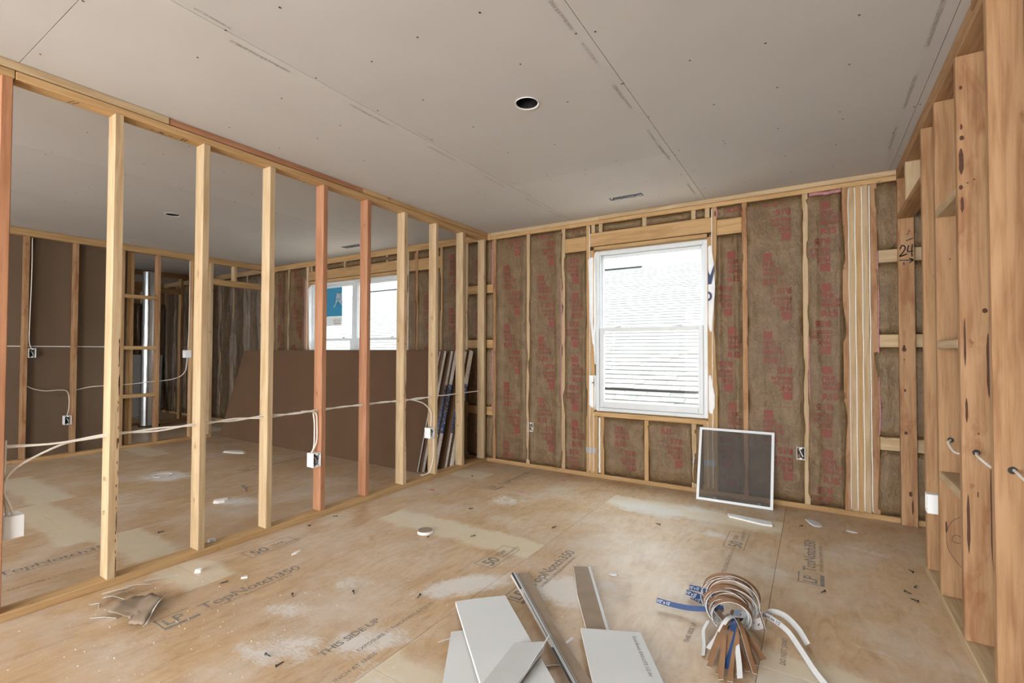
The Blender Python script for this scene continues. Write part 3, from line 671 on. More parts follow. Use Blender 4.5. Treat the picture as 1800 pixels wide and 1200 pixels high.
# ---- right wall: open studs, doorway at the far end
wr = empty('wall_right', (R, 2.0, 0), 'open stud wall with a door opening beside the back wall', 'wall', kind='structure')
lumber('bottom_plate', (R, YB0, 0), (R + D, 3.392, T), PINE, wr, 'y')
lumber('top_plate', (R, YB0, H - 2 * T - .001), (R + D, B - .002, H - T - .003), BROWN, wr, 'y'); lumber('top_plate', (R, 2.35, H - T), (R + D, B - .002, H - .001), ROUGH, wr, 'y'); lumber('top_plate', (R - .003, YB0, H - T), (R + D, 2.348, H - .001), BROWN, wr, 'y')
ZR = H - 2 * T - .002
RST = {}
for n, y, m, z1 in (('E', 2.18, BROWN, ZR), ('D', 2.59, ROUGH, ZR), ('C', 3.01, BROWN, ZR), ('B', 3.33, BROWN, ZR)):
    RST[n] = lumber('stud', (R, y, T), (R + D, y + T, z1), m, wr)
RST['A'] = lumber('stud', (R, 4.21, 0.001), (R + D, 4.21 + T, ZR), ROUGH, wr)
for k in range(1, 14): lumber('stud', (R, 2.18 - 0.41 * k, T), (R + D, 2.18 - 0.41 * k + T, ZR), BROWN, wr)
lumber('door_header', (R, 3.369, 2.10), (R + D, 4.209, 2.138), BROWN, wr, 'y'); lumber('cripple_stud', (R, 3.86, 2.139), (R + D, 3.898, ZR), PINE, wr)
for z in (1.84, 1.215, 0.60): lumber('blocking', (R, 2.629, z - T / 2), (R + D, 3.009, z + T / 2), PINE, wr, 'y')
def pocket(x, z, rx, rz, y=2.59, par='D'):
    n = 12; pydata('bark_pocket', [(rx * math.cos(2 * math.pi * i / n) * (1 + .2 * math.sin(3 * i)), 0, rz * math.sin(2 * math.pi * i / n)) for i in range(n)], [tuple(range(n))], BARK, RST[par], (x, y - .0008, z))
for q in ((.014, 2.25, .005, .008), (.014, 2.09, .004, .012), (.015, 2.045, .007, .010), (.012, 1.95, .0075, .055), (.010, 1.845, .006, .010), (.013, 1.775, .005, .032), (.074, 1.345, .008, .010), (.016, 0.95, .004, .05), (.082, 1.13, .006, .13), (.014, 1.22, .0035, .10), (.016, 0.50, .005, .12), (.084, 0.55, .004, .2), (.03, 1.86, .003, .003), (.05, 1.87, .003, .003), (.05, 0.86, .003, .004), (.045, 0.62, .002, .012)): pocket(R + q[0], *q[1:])
for q in ((.022, 0.36, .004, .03), (.05, 1.62, .003, .003)): pocket(R + q[0], *q[1:], y=3.01, par='C')
for q in ((.026, 1.22, .007, .010), (.026, 1.20, .012, .016), (.028, .92, .006, .011), (.030, .63, .009, .012), (.026, 1.13, .004, .004), (.05, .22, .009, .018), (.06, .13, .005, .05)): pocket(R + q[0], *q[1:], y=4.21, par='A')
# carpenter's figure on the end stud
def strokes(lst, name, parent, fn, loc, m=BLACKINK, wdt=0.004):
    vs, fs = [], []
    for st in lst:
        P = [Vector((a, b, 0)) for a, b in st]; P = catmull(P, 5) if len(P) > 2 else P
        for i in range(len(P) - 1):
            d = (P[i + 1] - P[i]); n = Vector((-d.y, d.x, 0)).normalized() * wdt / 2; e = d.normalized() * wdt * .3; k = len(vs)
            for q in (P[i] - e + n, P[i] - e - n, P[i + 1] + e - n, P[i + 1] + e + n): vs.append(fn(q.x, q.y))
            fs.append((k, k + 1, k + 2, k + 3))
    return pydata(name, vs, fs, m, parent, loc)
strokes([[(.006, .056), (.018, .080), (.034, .062), (.020, .030), (.004, .006), (.022, .010), (.042, .018)], [(.052, .076), (.046, .036), (.074, .036)], [(.072, .080), (.068, .036), (.070, .000)],
         [(.002, -.022), (.072, -.026)], [(.056, -.014), (.074, -.026), (.054, -.044)], [(.024, -.040), (.026, -.052)], [(.040, .110), (.074, .122)]],
        'pencil_figure', RST['A'], lambda x, y: (x, 0, y), (R + 0.006, 4.21 - 0.0012, 1.835), wdt=0.0075)
strokes([[(.055, .0), (.02, -.03), (.0, -.09), (.01, -.17), (.06, -.25)], [(.06, -.10), (.03, -.09), (.02, -.12), (.05, -.125), (.065, -.11)]], 'pencil_scribble', RST['C'], lambda x, y: (x, 0, y), (R + 0.022, 3.01 - 0.0012, 0.42), wdt=0.002)
strokes([[(.0, .0), (.06, .004)], [(.0, -.012), (.062, -.007)], [(.004, -.024), (.05, -.02)]], 'pencil_note', wr, lambda x, y: (x * .8, y * 1.5 + x, 0), (R + 0.02, 2.75, 1.84 - T / 2 - .001), wdt=0.003)

# ---- far wall of the room beyond
wf = empty('wall_far_left', (XF, 2.0, 0), 'distant stud wall with brown drywall backs and a door opening', 'wall', kind='structure')
lumber('bottom_plate', (XF - D, YB0, 0), (XF, 3.40, T), YELLOW, wf, 'y'); lumber('top_plate', (XF - D, YB0, H - 2 * T), (XF, B - .002, H - .001), YELLOW, wf, 'y')
for y, m in ((1.53, ROUGH), (1.932, ROUGH), (2.36, SHADED), (2.735, ROUGH), (3.135, SHADED), (3.362, PINE)): lumber('stud', (XF - D, y, T), (XF, y + T, ZT - .001), m, wf)
for k in range(1, 12): lumber('stud', (XF - D, 1.53 - 0.4064 * k, T), (XF, 1.53 - 0.4064 * k + T, ZT - .001), SHADED, wf)
lumber('stud', (XF - D - .001, 4.213, 0.001), (XF, 4.2505, ZT - .001), SHADED, wf)
lumber('door_header', (XF - D, 3.401, 2.092), (XF, 4.212, 2.172), YELLOW, wf, 'y'); lumber('cripple_stud', (XF - D, 3.68, 2.173), (XF, 3.718, ZT - .001), PINE, wf)
for z in (1.838, 1.211, 0.626): lumber('blocking', (XF - T, 2.399, z - .022), (XF, 2.734, z + .022), YELLOW, wf, 'y')
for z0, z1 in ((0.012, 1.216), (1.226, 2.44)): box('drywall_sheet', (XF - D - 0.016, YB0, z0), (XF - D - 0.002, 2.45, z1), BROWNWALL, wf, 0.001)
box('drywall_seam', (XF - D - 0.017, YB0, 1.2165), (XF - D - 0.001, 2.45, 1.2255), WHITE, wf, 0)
# closet wall behind it, with an opening
wc = empty('wall_closet', (-9.0, 3.0, 0), 'dim stud wall behind the steel duct', 'wall', kind='structure')
lumber('bottom_plate', (-9.089, 0.0, 0), (-9.0, 4.24, T), SHADED, wc, 'y'); lumber('top_plate', (-9.089, 0.0, H - 2 * T), (-9.0, 4.24, H - .001), SHADED, wc, 'y')
for y in (3.86, 4.05, 4.20, 3.02): lumber('stud', (-9.089, y, T), (-9.0, y + T, ZT - .001), SHADED, wc)
lumber('header', (-9.089, 3.06, 2.12), (-9.0, 3.858, 2.21), SHADED, wc, 'y')
for y, x0 in ((2.45, -7.192), (2.489, -7.192)): lumber('corner_post', (x0, y, 0.001), (x0 + D, y + T, ZT), YELLOW, wc)
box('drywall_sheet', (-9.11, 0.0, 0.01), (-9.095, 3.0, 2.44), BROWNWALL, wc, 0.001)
we = empty('wall_exterior_left', (XL + 0.1, 2.0, 0), 'outermost wall with film covered insulation seen past the duct', 'wall', kind='structure')
for k in range(6): lumber('stud', (XL, 2.30 + 0.4 * k, T), (XL + D, 2.30 + 0.4 * k + T, ZT), SHADED, we)
lumber('bottom_plate', (XL, YB0, 0), (XL + D, 4.24, T), SHADED, we, 'y'); lumber('top_plate', (XL, YB0, ZT + .001), (XL + D, 4.24, H - .001), SHADED, we, 'y')
for k in range(5): batt(2.338 + 0.4 * k, 2.70 + 0.4 * k, T, 2.05, 90 + k, False, KRAFT2, side='x', plane=XL + D, par=we, bulge=2.2)
box('sheathing_board', (XL - 0.014, YB0, 0), (XL - 0.001, B + D, H), SHEATH, we, 0)
# wall behind the camera with openings added to let in light, and the room past the right wall
wn = empty('wall_front', (-2, YB0, 0), 'drywall covered wall behind the camera with three openings added to let in light', 'wall', kind='structure')
segs = [(XL, -10.3), (-7.5, -6.1), (-4.3, -2.6), (0.3, XR)]
for a, b in segs: box('drywall_sheet', (a, YB0 - 0.1, 0), (b, YB0, H), PAPER, wn, 0)
box('drywall_sheet', (-10.3, YB0 - 0.1, 0), (-7.5, YB0, 0.6), PAPER, wn, 0); box('drywall_sheet', (-10.3, YB0 - 0.1, 2.3), (-7.5, YB0, H), PAPER, wn, 0); box('drywall_sheet', (-6.1, YB0 - 0.1, 0), (-4.3, YB0, 0.6), PAPER, wn, 0); box('drywall_sheet', (-6.1, YB0 - 0.1, 2.3), (-4.3, YB0, H), PAPER, wn, 0); box('drywall_sheet', (-2.6, YB0 - 0.1, 2.1), (0.3, YB0, H), PAPER, wn, 0)
ws = empty('wall_far_right', (XR, 0, 0), 'plain wall of the room past the right hand studs', 'wall', kind='structure')
box('drywall_sheet', (XR, YB0, 0), (XR + 0.1, B + D, H), PAPER, ws, 0)

# ---- windows
def sash(win, x0, x1, z0, z1, y0, y1, st, rail_b, rail_t, name='sash'):
    g = VINYL
    s = box(name + '_stile', (x0, y0, z0), (x0 + st, y1, z1), g, win, 0.004); box(name + '_stile', (x1 - st, y0, z0), (x1, y1, z1), g, win, 0.004)
    box(name + '_rail', (x0 + st, y0, z0), (x1 - st, y1, z0 + rail_b), g, win, 0.004); box(name + '_rail', (x0 + st, y0, z1 - rail_t), (x1 - st, y1, z1), g, win, 0.004)
    box('pane', (x0 + st - .004, (y0 + y1) / 2 - .002, z0 + rail_b - .004), (x1 - st + .004, (y0 + y1) / 2 + .002, z1 - rail_t + .004), GLASS, win, 0)
def unit(win, x0, x1, z0, z1, mid):
    f = 0.034; ya, yb = B + 0.035, B + 0.115
    for a, b in ((x0, x0 + f), (x1 - f, x1)):
        box('frame_jamb', (a, ya, z0), (b, yb, z1), VINYL, win, 0.003)
    box('frame_head', (x0 + f, ya, z1 - f), (x1 - f, yb, z1), VINYL, win, 0.003); box('frame_sill', (x0 + f, ya, z0), (x1 - f, yb, z0 + 0.03), VINYL, win, 0.003)
    # stepped inner stop on the jambs
    for a, b in ((x0 + f, x0 + f + .012), (x1 - f - .012, x1 - f)): box('frame_stop', (a, ya + 0.012, mid), (b, ya + .03, z1 - f), VINYL, win, 0.002)
    sash(win, x0 + f + .002, x1 - f - .002, z0 + 0.032, mid + 0.02, ya + 0.004, ya + 0.034, 0.042, 0.060, 0.036, 'lower_sash')
    sash(win, x0 + f + .002, x1 - f - .002, mid - 0.016, z1 - f - .002, ya + 0.042, ya + 0.070, 0.026, 0.034, 0.030, 'upper_sash')
    for t in (0.22, 0.76):
        x = x0 + (x1 - x0) * t
        box('sash_lock', (x - 0.028, ya + 0.006, mid + 0.020), (x + 0.028, ya + 0.03, mid + 0.030), VINYL, win, 0.003); box('sash_lock', (x - 0.006, ya + 0.004, mid + 0.030), (x + 0.034, ya + 0.018, mid + 0.037), VINYL, win, 0.002)
w1 = empty('window_1', (-1.25, B, 0.613), 'white vinyl single hung window in the back wall of the near room', 'window', kind='structure')
unit(w1, -1.752, -0.752, 0.622, 2.128, 1.385)
w2 = empty('window_2', (-5.17, B, 0.613), 'white twin hung window behind the partition, half hidden by stacked drywall', 'window', kind='structure')
unit(w2, -6.075, -5.185, 0.622, 2.128, 1.335); unit(w2, -5.150, -4.262, 0.622, 2.128, 1.335); box('mullion', (-5.185, B + .03, 0.622), (-5.150, B + .11, 2.128), VINYL, w2, 0.002)
# flaps of white house wrap turned in around the openings
def sheet(name, outline, y0, amp, parent, seed, m=WRAP, thick=0.0012):
    """crumpled sheet: outline = rows (z, x_left, x_right, y_left, y_right)"""
    nx = 6; rows = []
    for i in range(len(outline) - 1):
        a, b = outline[i], outline[i + 1]
        for k in range(4): rows.append(tuple(a[q] + (b[q] - a[q]) * k / 4 for q in range(5)))
    rows.append(outline[-1]); vs, fs = [], []
    cz = outline[0][0]; cx = outline[0][1]
    for off in (0, thick):
        for (z, xl, xr, yl, yr) in rows:
            for i in range(nx + 1):
                u = i / nx; x = xl + (xr - xl) * u; y = (yl + (yr - yl) * u ** 5 if yl < yr else yr + (yl - yr) * (1 - u) ** 5) + amp * noise.noise(Vector((x * 14, z * 8, seed))) * math.sin(math.pi * u)
                vs.append((x - cx, y + off - y0, z - cz))
    n = len(rows) * (nx + 1)
    for j in range(len(rows) - 1):
        for i in range(nx):
            a = j * (nx + 1) + i; fs.append((a, a + nx + 1, a + nx + 2, a + 1)); fs.append((n + a, n + a + 1, n + a + nx + 2, n + a + nx + 1))
    for j in range(len(rows) - 1):
        for i in (0, nx): a = j * (nx + 1) + i; fs.append((a, a + nx + 1, n + a + nx + 1, n + a) if i else (a, n + a, n + a + nx + 1, a + nx + 1))
    return pydata(name, vs, fs, m, parent, (cx, y0, cz), smooth=True)
yb_ = B + 0.036
fl = sheet('house_wrap_flap', [(2.131, -1.752, -1.735, B + .03, B + .034), (2.05, -1.812, -1.748, B - .008, yb_), (1.80, -1.806, -1.748, B - .006, yb_), (1.55, -1.800, -1.748, B - .006, yb_), (1.20, -1.768, -1.748, B + .004, yb_), (1.06, -1.757, -1.748, B + .02, yb_)], B, 0.006, w1, 1)
fl2 = sheet('house_wrap_flap', [(0.955, -1.804, -1.748, B - .008, yb_), (0.80, -1.805, -1.748, B - .008, yb_), (0.675, -1.803, -1.748, B - .008, yb_), (0.632, -1.765, -1.748, B + .01, yb_)], B, 0.004, w1, 2)
v, f = text2d('H', 0.062, 0.0); pydata('printed_letter', [(q[0] * 0.6, 0, q[1]) for q in v], f, BLACKINK, fl2, (-1.783, B - .006, 0.855))
fr = sheet('house_wrap_flap', [(2.12, -0.754, -0.745, yb_, B + .02), (2.05, -0.756, -0.712, yb_, B - .004), (1.90, -0.756, -0.690, yb_, B - .010), (1.72, -0.756, -0.683, yb_, B - .012), (1.55, -0.756, -0.694, yb_, B - .008), (1.42, -0.756, -0.706, yb_, B - .004), (1.22, -0.756, -0.736, yb_, B + .012), (1.08, -0.756, -0.742, yb_, B + .018)], B, 0.004, w1, 3)
fr2 = sheet('house_wrap_flap', [(1.06, -0.756, -0.748, yb_, B + .02), (0.98, -0.756, -0.722, yb_, B + .0), (0.82, -0.756, -0.690, yb_, B - .012), (0.72, -0.756, -0.692, yb_, B - .010), (0.63, -0.756, -0.735, yb_, B + .01)], B, 0.005, w1, 4)
def on_flap(shape, x0, z0, parent, m):
    vs, fs = shape
    pydata('printed_letter', [(x, 0, z) for x, z in vs], fs, m, parent, (x0, B - 0.0185, z0))
on_flap(([(0, .06), (.0, .0), (.026, 0), (.050, .105), (.049, .165), (.018, .072), (.006, .10), (.0, .14)], [(0, 1, 2, 3), (0, 3, 4, 5), (0, 5, 6, 7)]), -0.739, 1.740, fr, NAVY)
arc = []; af = []
for i in range(9):
    a = math.pi * (-.5 + i / 8); arc += [(.032 * math.cos(a), .036 + .040 * math.sin(a)), (.014 * math.cos(a), .036 + .022 * math.sin(a))]
for i in range(8): af.append((2 * i, 2 * i + 2, 2 * i + 3, 2 * i + 1))
on_flap((arc, af), -0.739, 1.605, fr, NAVY)
sheet('house_wrap_flap', [(2.12, -6.085, -6.07, B + .02, yb_), (2.06, -6.108, -6.07, B - .01, yb_), (1.7, -6.100, -6.07, B - .006, yb_), (1.3, -6.098, -6.07, B, yb_), (0.95, -6.08, -6.07, B + .02, yb_)], B, 0.005, w2, 5)
sheet('house_wrap_flap', [(1.75, -4.27, -4.26, yb_, B + .02), (1.6, -4.27, -4.235, yb_, B - .008), (1.35, -4.27, -4.232, yb_, B - .008), (1.1, -4.27, -4.25, yb_, B + .01)], B, 0.005, w2, 6)
# sticker on the left unit of the twin window
stk = box('sticker', (-5.86, B + 0.0895, 1.66), (-5.49, B + 0.0905, 2.06), STICKERBLUE, w2, 0)
strokes([[(.24, .16), (.27, .30), (.29, .20), (.31, .30), (.33, .16)], [(.35, .28), (.345, .16), (.37, .20)], [(.20, .10), (.28, .19), (.36, .13)]], 'printed_script', stk, lambda x, y: (x, 0, y), (-5.86, B + 0.0885, 1.69), WHITEINK, 0.014)
stw = box('sticker_footer', (-5.86, B + 0.0895, 1.53), (-5.49, B + 0.0905, 1.658), WHITE, w2, 0)
strokes([[(.20 + .03 * i, .05), (.205 + .03 * i, .09)] for i in range(5)] + [[(.2, .03), (.34, .03)]], 'printed_marks', stw, lambda x, y: (x, 0, y), (-5.86, B + 0.0885, 1.53), REDINK, 0.008)

# ---- outside: ground, neighbouring house with shingled roof
tag(box('ground', (-40, 4.6, -3.1), (30, 60, -3.0), CONC, None, 0), 'pale ground outside the house below the windows', 'ground', kind='structure')
nh = empty('neighbour_house', (-3, 9, -3.0), 'neighbouring house whose pale shingled roof fills the windows', 'house')
SL = 0.5; Y0r, Z0r = 6.3, 0.29; ca = math.cos(math.atan(SL)); EXPO = 0.142; dYc = EXPO * ca
ang = math.atan(SL); ncourse = 49
def roofpt(y): return Z0r + SL * (y - Y0r)
tab_me = None
def course_mesh(lx):
    # thin wedge: thicker at the lower (butt) edge
    h2 = EXPO * 1.25; t0, t1 = 0.016, 0.003
    v = [(-lx / 2, 0, 0), (lx / 2, 0, 0), (lx / 2, h2, 0), (-lx / 2, h2, 0), (-lx / 2, 0, t0), (lx / 2, 0, t0), (lx / 2, h2, t1), (-lx / 2, h2, t1)]
    f = [(3, 2, 1, 0), (4, 5, 6, 7), (0, 1, 5, 4), (1, 2, 6, 5), (2, 3, 7, 6), (3, 0, 4, 7)]
    me = bpy.data.meshes.new('shingle'); me.from_pydata(v, [], f); me.materials.append(SHINGLE); return me
tabm = course_mesh(0.326); longm = course_mesh(22.0); lm2 = course_mesh(10.0)
for c in range(ncourse):
    y = Y0r + c * dYc; z = roofpt(y) + (0.018 if c >= 5 else 0.0)
    if c < 14:
        xa = -4.45 + (c % 3) * 0.11
        n = 12
        for k in range(n): link('shingle', tabm, nh, (xa + 0.33 * (k + .5), y, z + (0.004 if (k * 7 + c * 3) % 5 == 0 else 0)), (ang, 0, 0))
        link('shingle_course', lm2, nh, (xa - 5.0, y, z), (ang, 0, 0)); link('shingle_course', lm2, nh, (xa + 0.33 * n + 5.0, y, z), (ang, 0, 0))
    else: link('shingle_course', longm, nh, (-4.0, y, z), (ang, 0, 0))
yE = Y0r + ncourse * dYc
v = [(-15, Y0r + .03, roofpt(Y0r + .03) - .004), (7, Y0r + .03, roofpt(Y0r + .03) - .004), (7, yE, roofpt(yE) - .004), (-15, yE, roofpt(yE) - .004), (-15, yE + 6, roofpt(yE) - 3), (7, yE + 6, roofpt(yE) - 3), (-15, Y0r + .03, roofpt(Y0r) - .25), (7, Y0r + .03, roofpt(Y0r) - .25)]
pydata('roof_deck', v, [(0, 1, 2, 3), (3, 2, 5, 4), (6, 7, 1, 0)], SHINGLE, nh)
box('wall', (-14.5, Y0r + .45, -3.0), (6.5, yE + 5.5, 0.0), SIDING, nh, 0)
box('course_shadow_strip', (-15, Y0r + 5 * dYc - .022, roofpt(Y0r + 5 * dYc) - .012), (7, Y0r + 5 * dYc - .004, roofpt(Y0r + 5 * dYc) + .024), BLACK, nh, 0)  # black strip painting the shadow under a lifted shingle course
link('ridge_cap', boxmesh(11.2, 0.25, 0.03, SHINGLE, 0.004), nh, (-9.4, yE, roofpt(yE) + 0.03))

# ================================================================== THINGS
# ---- wiring
def cable(pts, label, r=0.0052, group=None, flat=0.6): return tag(tube('electrical_cable', pts, r, CABLE, None, 6, 6, flat=1.0), label, 'cable', group)
xc = W - 0.045
def run(y0, z0, dz, seed):
    rnd = random.Random(seed); out = []
    ys = [0.565 - 0.4064 * k + T / 2 for k in (8, 7, 6, 5, 4, 3, 2, 1)] + [y + T / 2 for y in sy]
    for i, y in enumerate(ys[:-1]):
        out.append((xc + rnd.uniform(-.006, .006), y, z0 + rnd.uniform(-.004, .004)))
        out.append((xc + rnd.uniform(-.02, .02), (y + ys[i + 1]) / 2, z0 + dz + rnd.uniform(-.014, .008)))
    out.append((xc, ys[-1] - 0.03, z0)); return out
cable(run(0, 0.757, -0.004, 1), 'upper white cable threaded through all the partition studs to the corner')
cable(run(0, 0.746, 0.006, 2)[:-4], 'lower white cable running alongside the other through the partition studs')
cable([(xc, 0.971, 0.752), (xc - .01, 0.86, 0.742), (xc - .015, 0.785, 0.722), (xc - .01, 0.67, 0.665), (xc, 0.620, 0.615), (xc + .005, 0.612, 0.55), (xc, 0.630, 0.495), (xc - .005, 0.646, 0.437)], 'white cable looping down from the partition run to the lower left box')
cable([(xc - .005, 0.5675 + T + .009, 0.78), (xc - .005, 0.613, 0.66), (xc - .012, 0.613, 0.55), (xc - .008, 0.622, 0.48), (xc - .008, 0.626, 0.437)], 'short white cable dropping along the leftmost partition stud')
cable([(xc, 2.06, 0.757), (xc + .01, 2.13, 0.752), (xc + .012, 2.172, 0.728), (xc + .012, 2.180, 0.66), (xc + .012, 2.181, 0.55), (xc + .012, 2.165, 0.50), (xc + .01, 2.138, 0.458)], 'white cable dropping along the reddish stud to its box')
cable([(xc - .012, 2.165, 0.735), (xc - .012, 2.176, 0.66), (xc - .012, 2.177, 0.56), (xc - .010, 2.172, 0.50), (xc - .010, 2.160, 0.458)], 'second white cable hugging the reddish stud above its box')
cable([(xc, 3.03, 0.760), (xc + .01, 3.15, 0.745), (xc + .015, 3.29, 0.700), (xc + .012, 3.385, 0.62), (xc + .01, 3.398, 0.55), (xc + .008, 3.395, 0.480)], 'white cable curving down to the box near the drywall stack')
cable([(xc + .030, 3.404, 0.375), (xc + .035, 3.4, 0.2), (xc + .02, 3.37, 0.075), (xc - .01, 3.33, 0.045), (xc - .03, 3.30, 0.043)], 'loose cable tail hanging below the box near the drywall stack', 0.004)
def outlet_box(loc, facing, size, label, parent_wire=True, dark=True):
    """open plastic box; facing = 'x' (+x), '-x' or 'y' (-y, toward the camera); loc is the centre of the open face"""
    wd, ht, dp = size; t = empty('outlet_box', loc, label, 'outlet box'); th = 0.004
    def T3(a, b, c):   # a across, b depth inward, c up
        if facing == 'x': return (loc[0] - b, loc[1] + a, loc[2] + c)
        if facing == '-x': return (loc[0] + b, loc[1] - a, loc[2] + c)
        return (loc[0] + a, loc[1] + b, loc[2] + c)
    def bx(n, lo, hi, m):
        p, q = Vector(T3(*lo)), Vector(T3(*hi)); return box(n, tuple(min(a, b) for a, b in zip(p, q)), tuple(max(a, b) for a, b in zip(p, q)), m, t, 0.001)
    w2_, h2_ = wd / 2, ht / 2
    bx('side', (-w2_, 0, -h2_), (-w2_ + th, dp, h2_), WHITE); bx('side', (w2_ - th, 0, -h2_), (w2_, dp, h2_), WHITE)
    bx('top', (-w2_ + th, 0, h2_ - th), (w2_ - th, dp, h2_), WHITE); bx('bottom', (-w2_ + th, 0, -h2_), (w2_ - th, dp, -h2_ + th), WHITE)
    bx('back', (-w2_ + th, dp - th, -h2_ + th), (w2_ - th, dp, h2_ - th), WHITE)
    if dark: bx('inner_shade_plate', (-w2_ + th + .001, dp - th - .003, -h2_ + th + .001), (w2_ - th - .001, dp - th - .001, h2_ - th - .001), DARK)  # dark plate standing in for the shade inside the open box
    for s in (-1, 1): bx('screw_ear', (-0.008, -0.001, s * (h2_ - .009) - .005), (0.008, 0.006, s * (h2_ - .009) + .005), WHITE)
    if parent_wire:
        a, b, c = Vector(T3(-.012, dp * .5, h2_ - .01)), Vector(T3(.004, dp * .25, .0)), Vector(T3(.014, dp * .45, -h2_ + .022))
        tube('wire_end', [a, b, c], 0.004, CABLE, t, 5, 4); tube('wire_end', [a + Vector((.008, 0, -.005)), b + Vector((.012, 0, .01)), c + Vector((-.018, 0, .012))], 0.0035, BLACK, t, 5, 4)
    return t
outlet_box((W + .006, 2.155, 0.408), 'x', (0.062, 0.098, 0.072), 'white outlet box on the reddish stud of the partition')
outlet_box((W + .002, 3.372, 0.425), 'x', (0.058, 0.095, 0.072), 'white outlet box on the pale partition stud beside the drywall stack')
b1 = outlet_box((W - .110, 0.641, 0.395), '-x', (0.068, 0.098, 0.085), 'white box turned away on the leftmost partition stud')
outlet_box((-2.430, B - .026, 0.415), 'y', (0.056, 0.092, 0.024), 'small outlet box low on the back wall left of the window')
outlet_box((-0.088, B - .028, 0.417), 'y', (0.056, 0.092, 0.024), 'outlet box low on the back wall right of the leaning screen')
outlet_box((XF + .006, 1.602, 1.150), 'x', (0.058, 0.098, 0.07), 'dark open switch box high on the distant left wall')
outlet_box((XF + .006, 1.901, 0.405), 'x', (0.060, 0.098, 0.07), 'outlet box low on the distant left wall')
outlet_box((XF - 0.075, 3.098, 1.135), '-x', (0.07, 0.10, 0.085), 'white switch box beside the opening with the duct', False)
outlet_box((R - 0.006, 3.300, 0.395), '-x', (0.058, 0.098, 0.075), 'white outlet box on the door side stud of the right wall', False)
xf = XF - 0.03
cable([(xf + .03, 1.583, 2.37), (xf + .03, 1.585, 2.0), (xf + .03, 1.578, 1.5), (xf + .03, 1.577, 1.28), (xf + .02, 1.596, 1.195)], 'thin cable down the first stud of the distant left wall', 0.004)
cable([(xf, 1.57, 0.80), (xf, 1.63, 0.765), (xf, 1.72, 0.740), (xf, 1.83, 0.742), (xf, 1.895, 0.725), (xf, 1.915, 0.64), (xf, 1.914, 0.53), (xf, 1.900, 0.452)], 'cable sagging to the low outlet box on the distant left wall', 0.004)
cable([(xf, 1.975, 0.735), (xf, 2.10, 0.760), (xf, 2.25, 0.765), (xf, 2.50, 0.772), (xf, 2.70, 0.79), (xf, 2.87, 0.80), (xf, 3.0, 0.83), (xf, 3.075, 0.90), (xf, 3.095, 1.0), (xf, 3.098, 1.09)], 'cable crossing in front of the duct up to the switch box', 0.005)
cable([(xf, 3.112, 2.37), (xf, 3.118, 2.0), (xf, 3.115, 1.5), (xf, 3.105, 1.185)], 'thin cable down to the switch box by the duct', 0.004)
cable([(R + .045, 3.07, 0.775), (R + .04, 3.005, 0.770), (R + .02, 2.93, 0.765), (R + .02, 2.80, 0.745), (R + .04, 2.63, 0.77), (R + .04, 2.57, 0.785), (R + .02, 2.46, 0.79), (R + .03, 2.3, 0.775), (R + .045, 2.20, 0.80), (R + .045, 2.165, 0.800), (R + .04, 2.0, 0.79), (R + .045, 1.79, 0.80)], 'white cable threaded through the right wall studs')
for y, z in ((3.008, 0.770), (2.588, 0.785), (2.178, 0.80)):   # bored holes
    n = 14; pydata('bored_hole', [(0.012 * math.cos(2 * math.pi * i / n), 0, 0.012 * math.sin(2 * math.pi * i / n)) for i in range(n)], [tuple(range(n))], DARK, wr, (R + .042, y - .0006, z))

# ---- insect screen leaning on the back wall
P0, P1 = Vector((-0.808, 4.075, 0.0)), Vector((-0.266, 4.090, 0.0))
scr = empty('window_screen', P0, 'white framed insect screen leaning against the back wall beside the window', 'window screen')
ux = (P1 - P0).normalized(); hgt = 0.573; uz = Vector((0.006, 0.135, 0.555)).normalized(); un = ux.cross(uz).normalized()
def obox(name, a0, a1, b0, b1, c0, c1, m, parent):
    v = [P0 + ux * a + uz * b + un * c for c in (c0, c1) for b in (b0, b1) for a in (a0, a1)]
    return pydata(name, [q - P0 for q in v], [(0, 2, 3, 1), (4, 5, 7, 6), (0, 1, 5, 4), (2, 6, 7, 3), (0, 4, 6, 2), (1, 3, 7, 5)], m, parent, P0)
wd = (P1 - P0).length; fwid = 0.019
for n_, a0, a1, b0, b1 in (('frame_bar', 0, fwid, 0, hgt), ('frame_bar', wd - fwid, wd, 0, hgt), ('frame_bar', fwid, wd - fwid, 0, fwid), ('frame_bar', fwid, wd - fwid, hgt - fwid, hgt)): obox(n_, a0, a1, b0, b1, 0.002, 0.012, VINYL, scr)
obox('mesh', fwid - .002, wd - fwid + .002, fwid - .002, hgt - fwid + .002, 0.0065, 0.0075, MESHM, scr)
for a in (0.125, 0.435): obox('pull_tab', a, a + 0.028, fwid, fwid + 0.018, 0.004, 0.014, BLACK, scr)

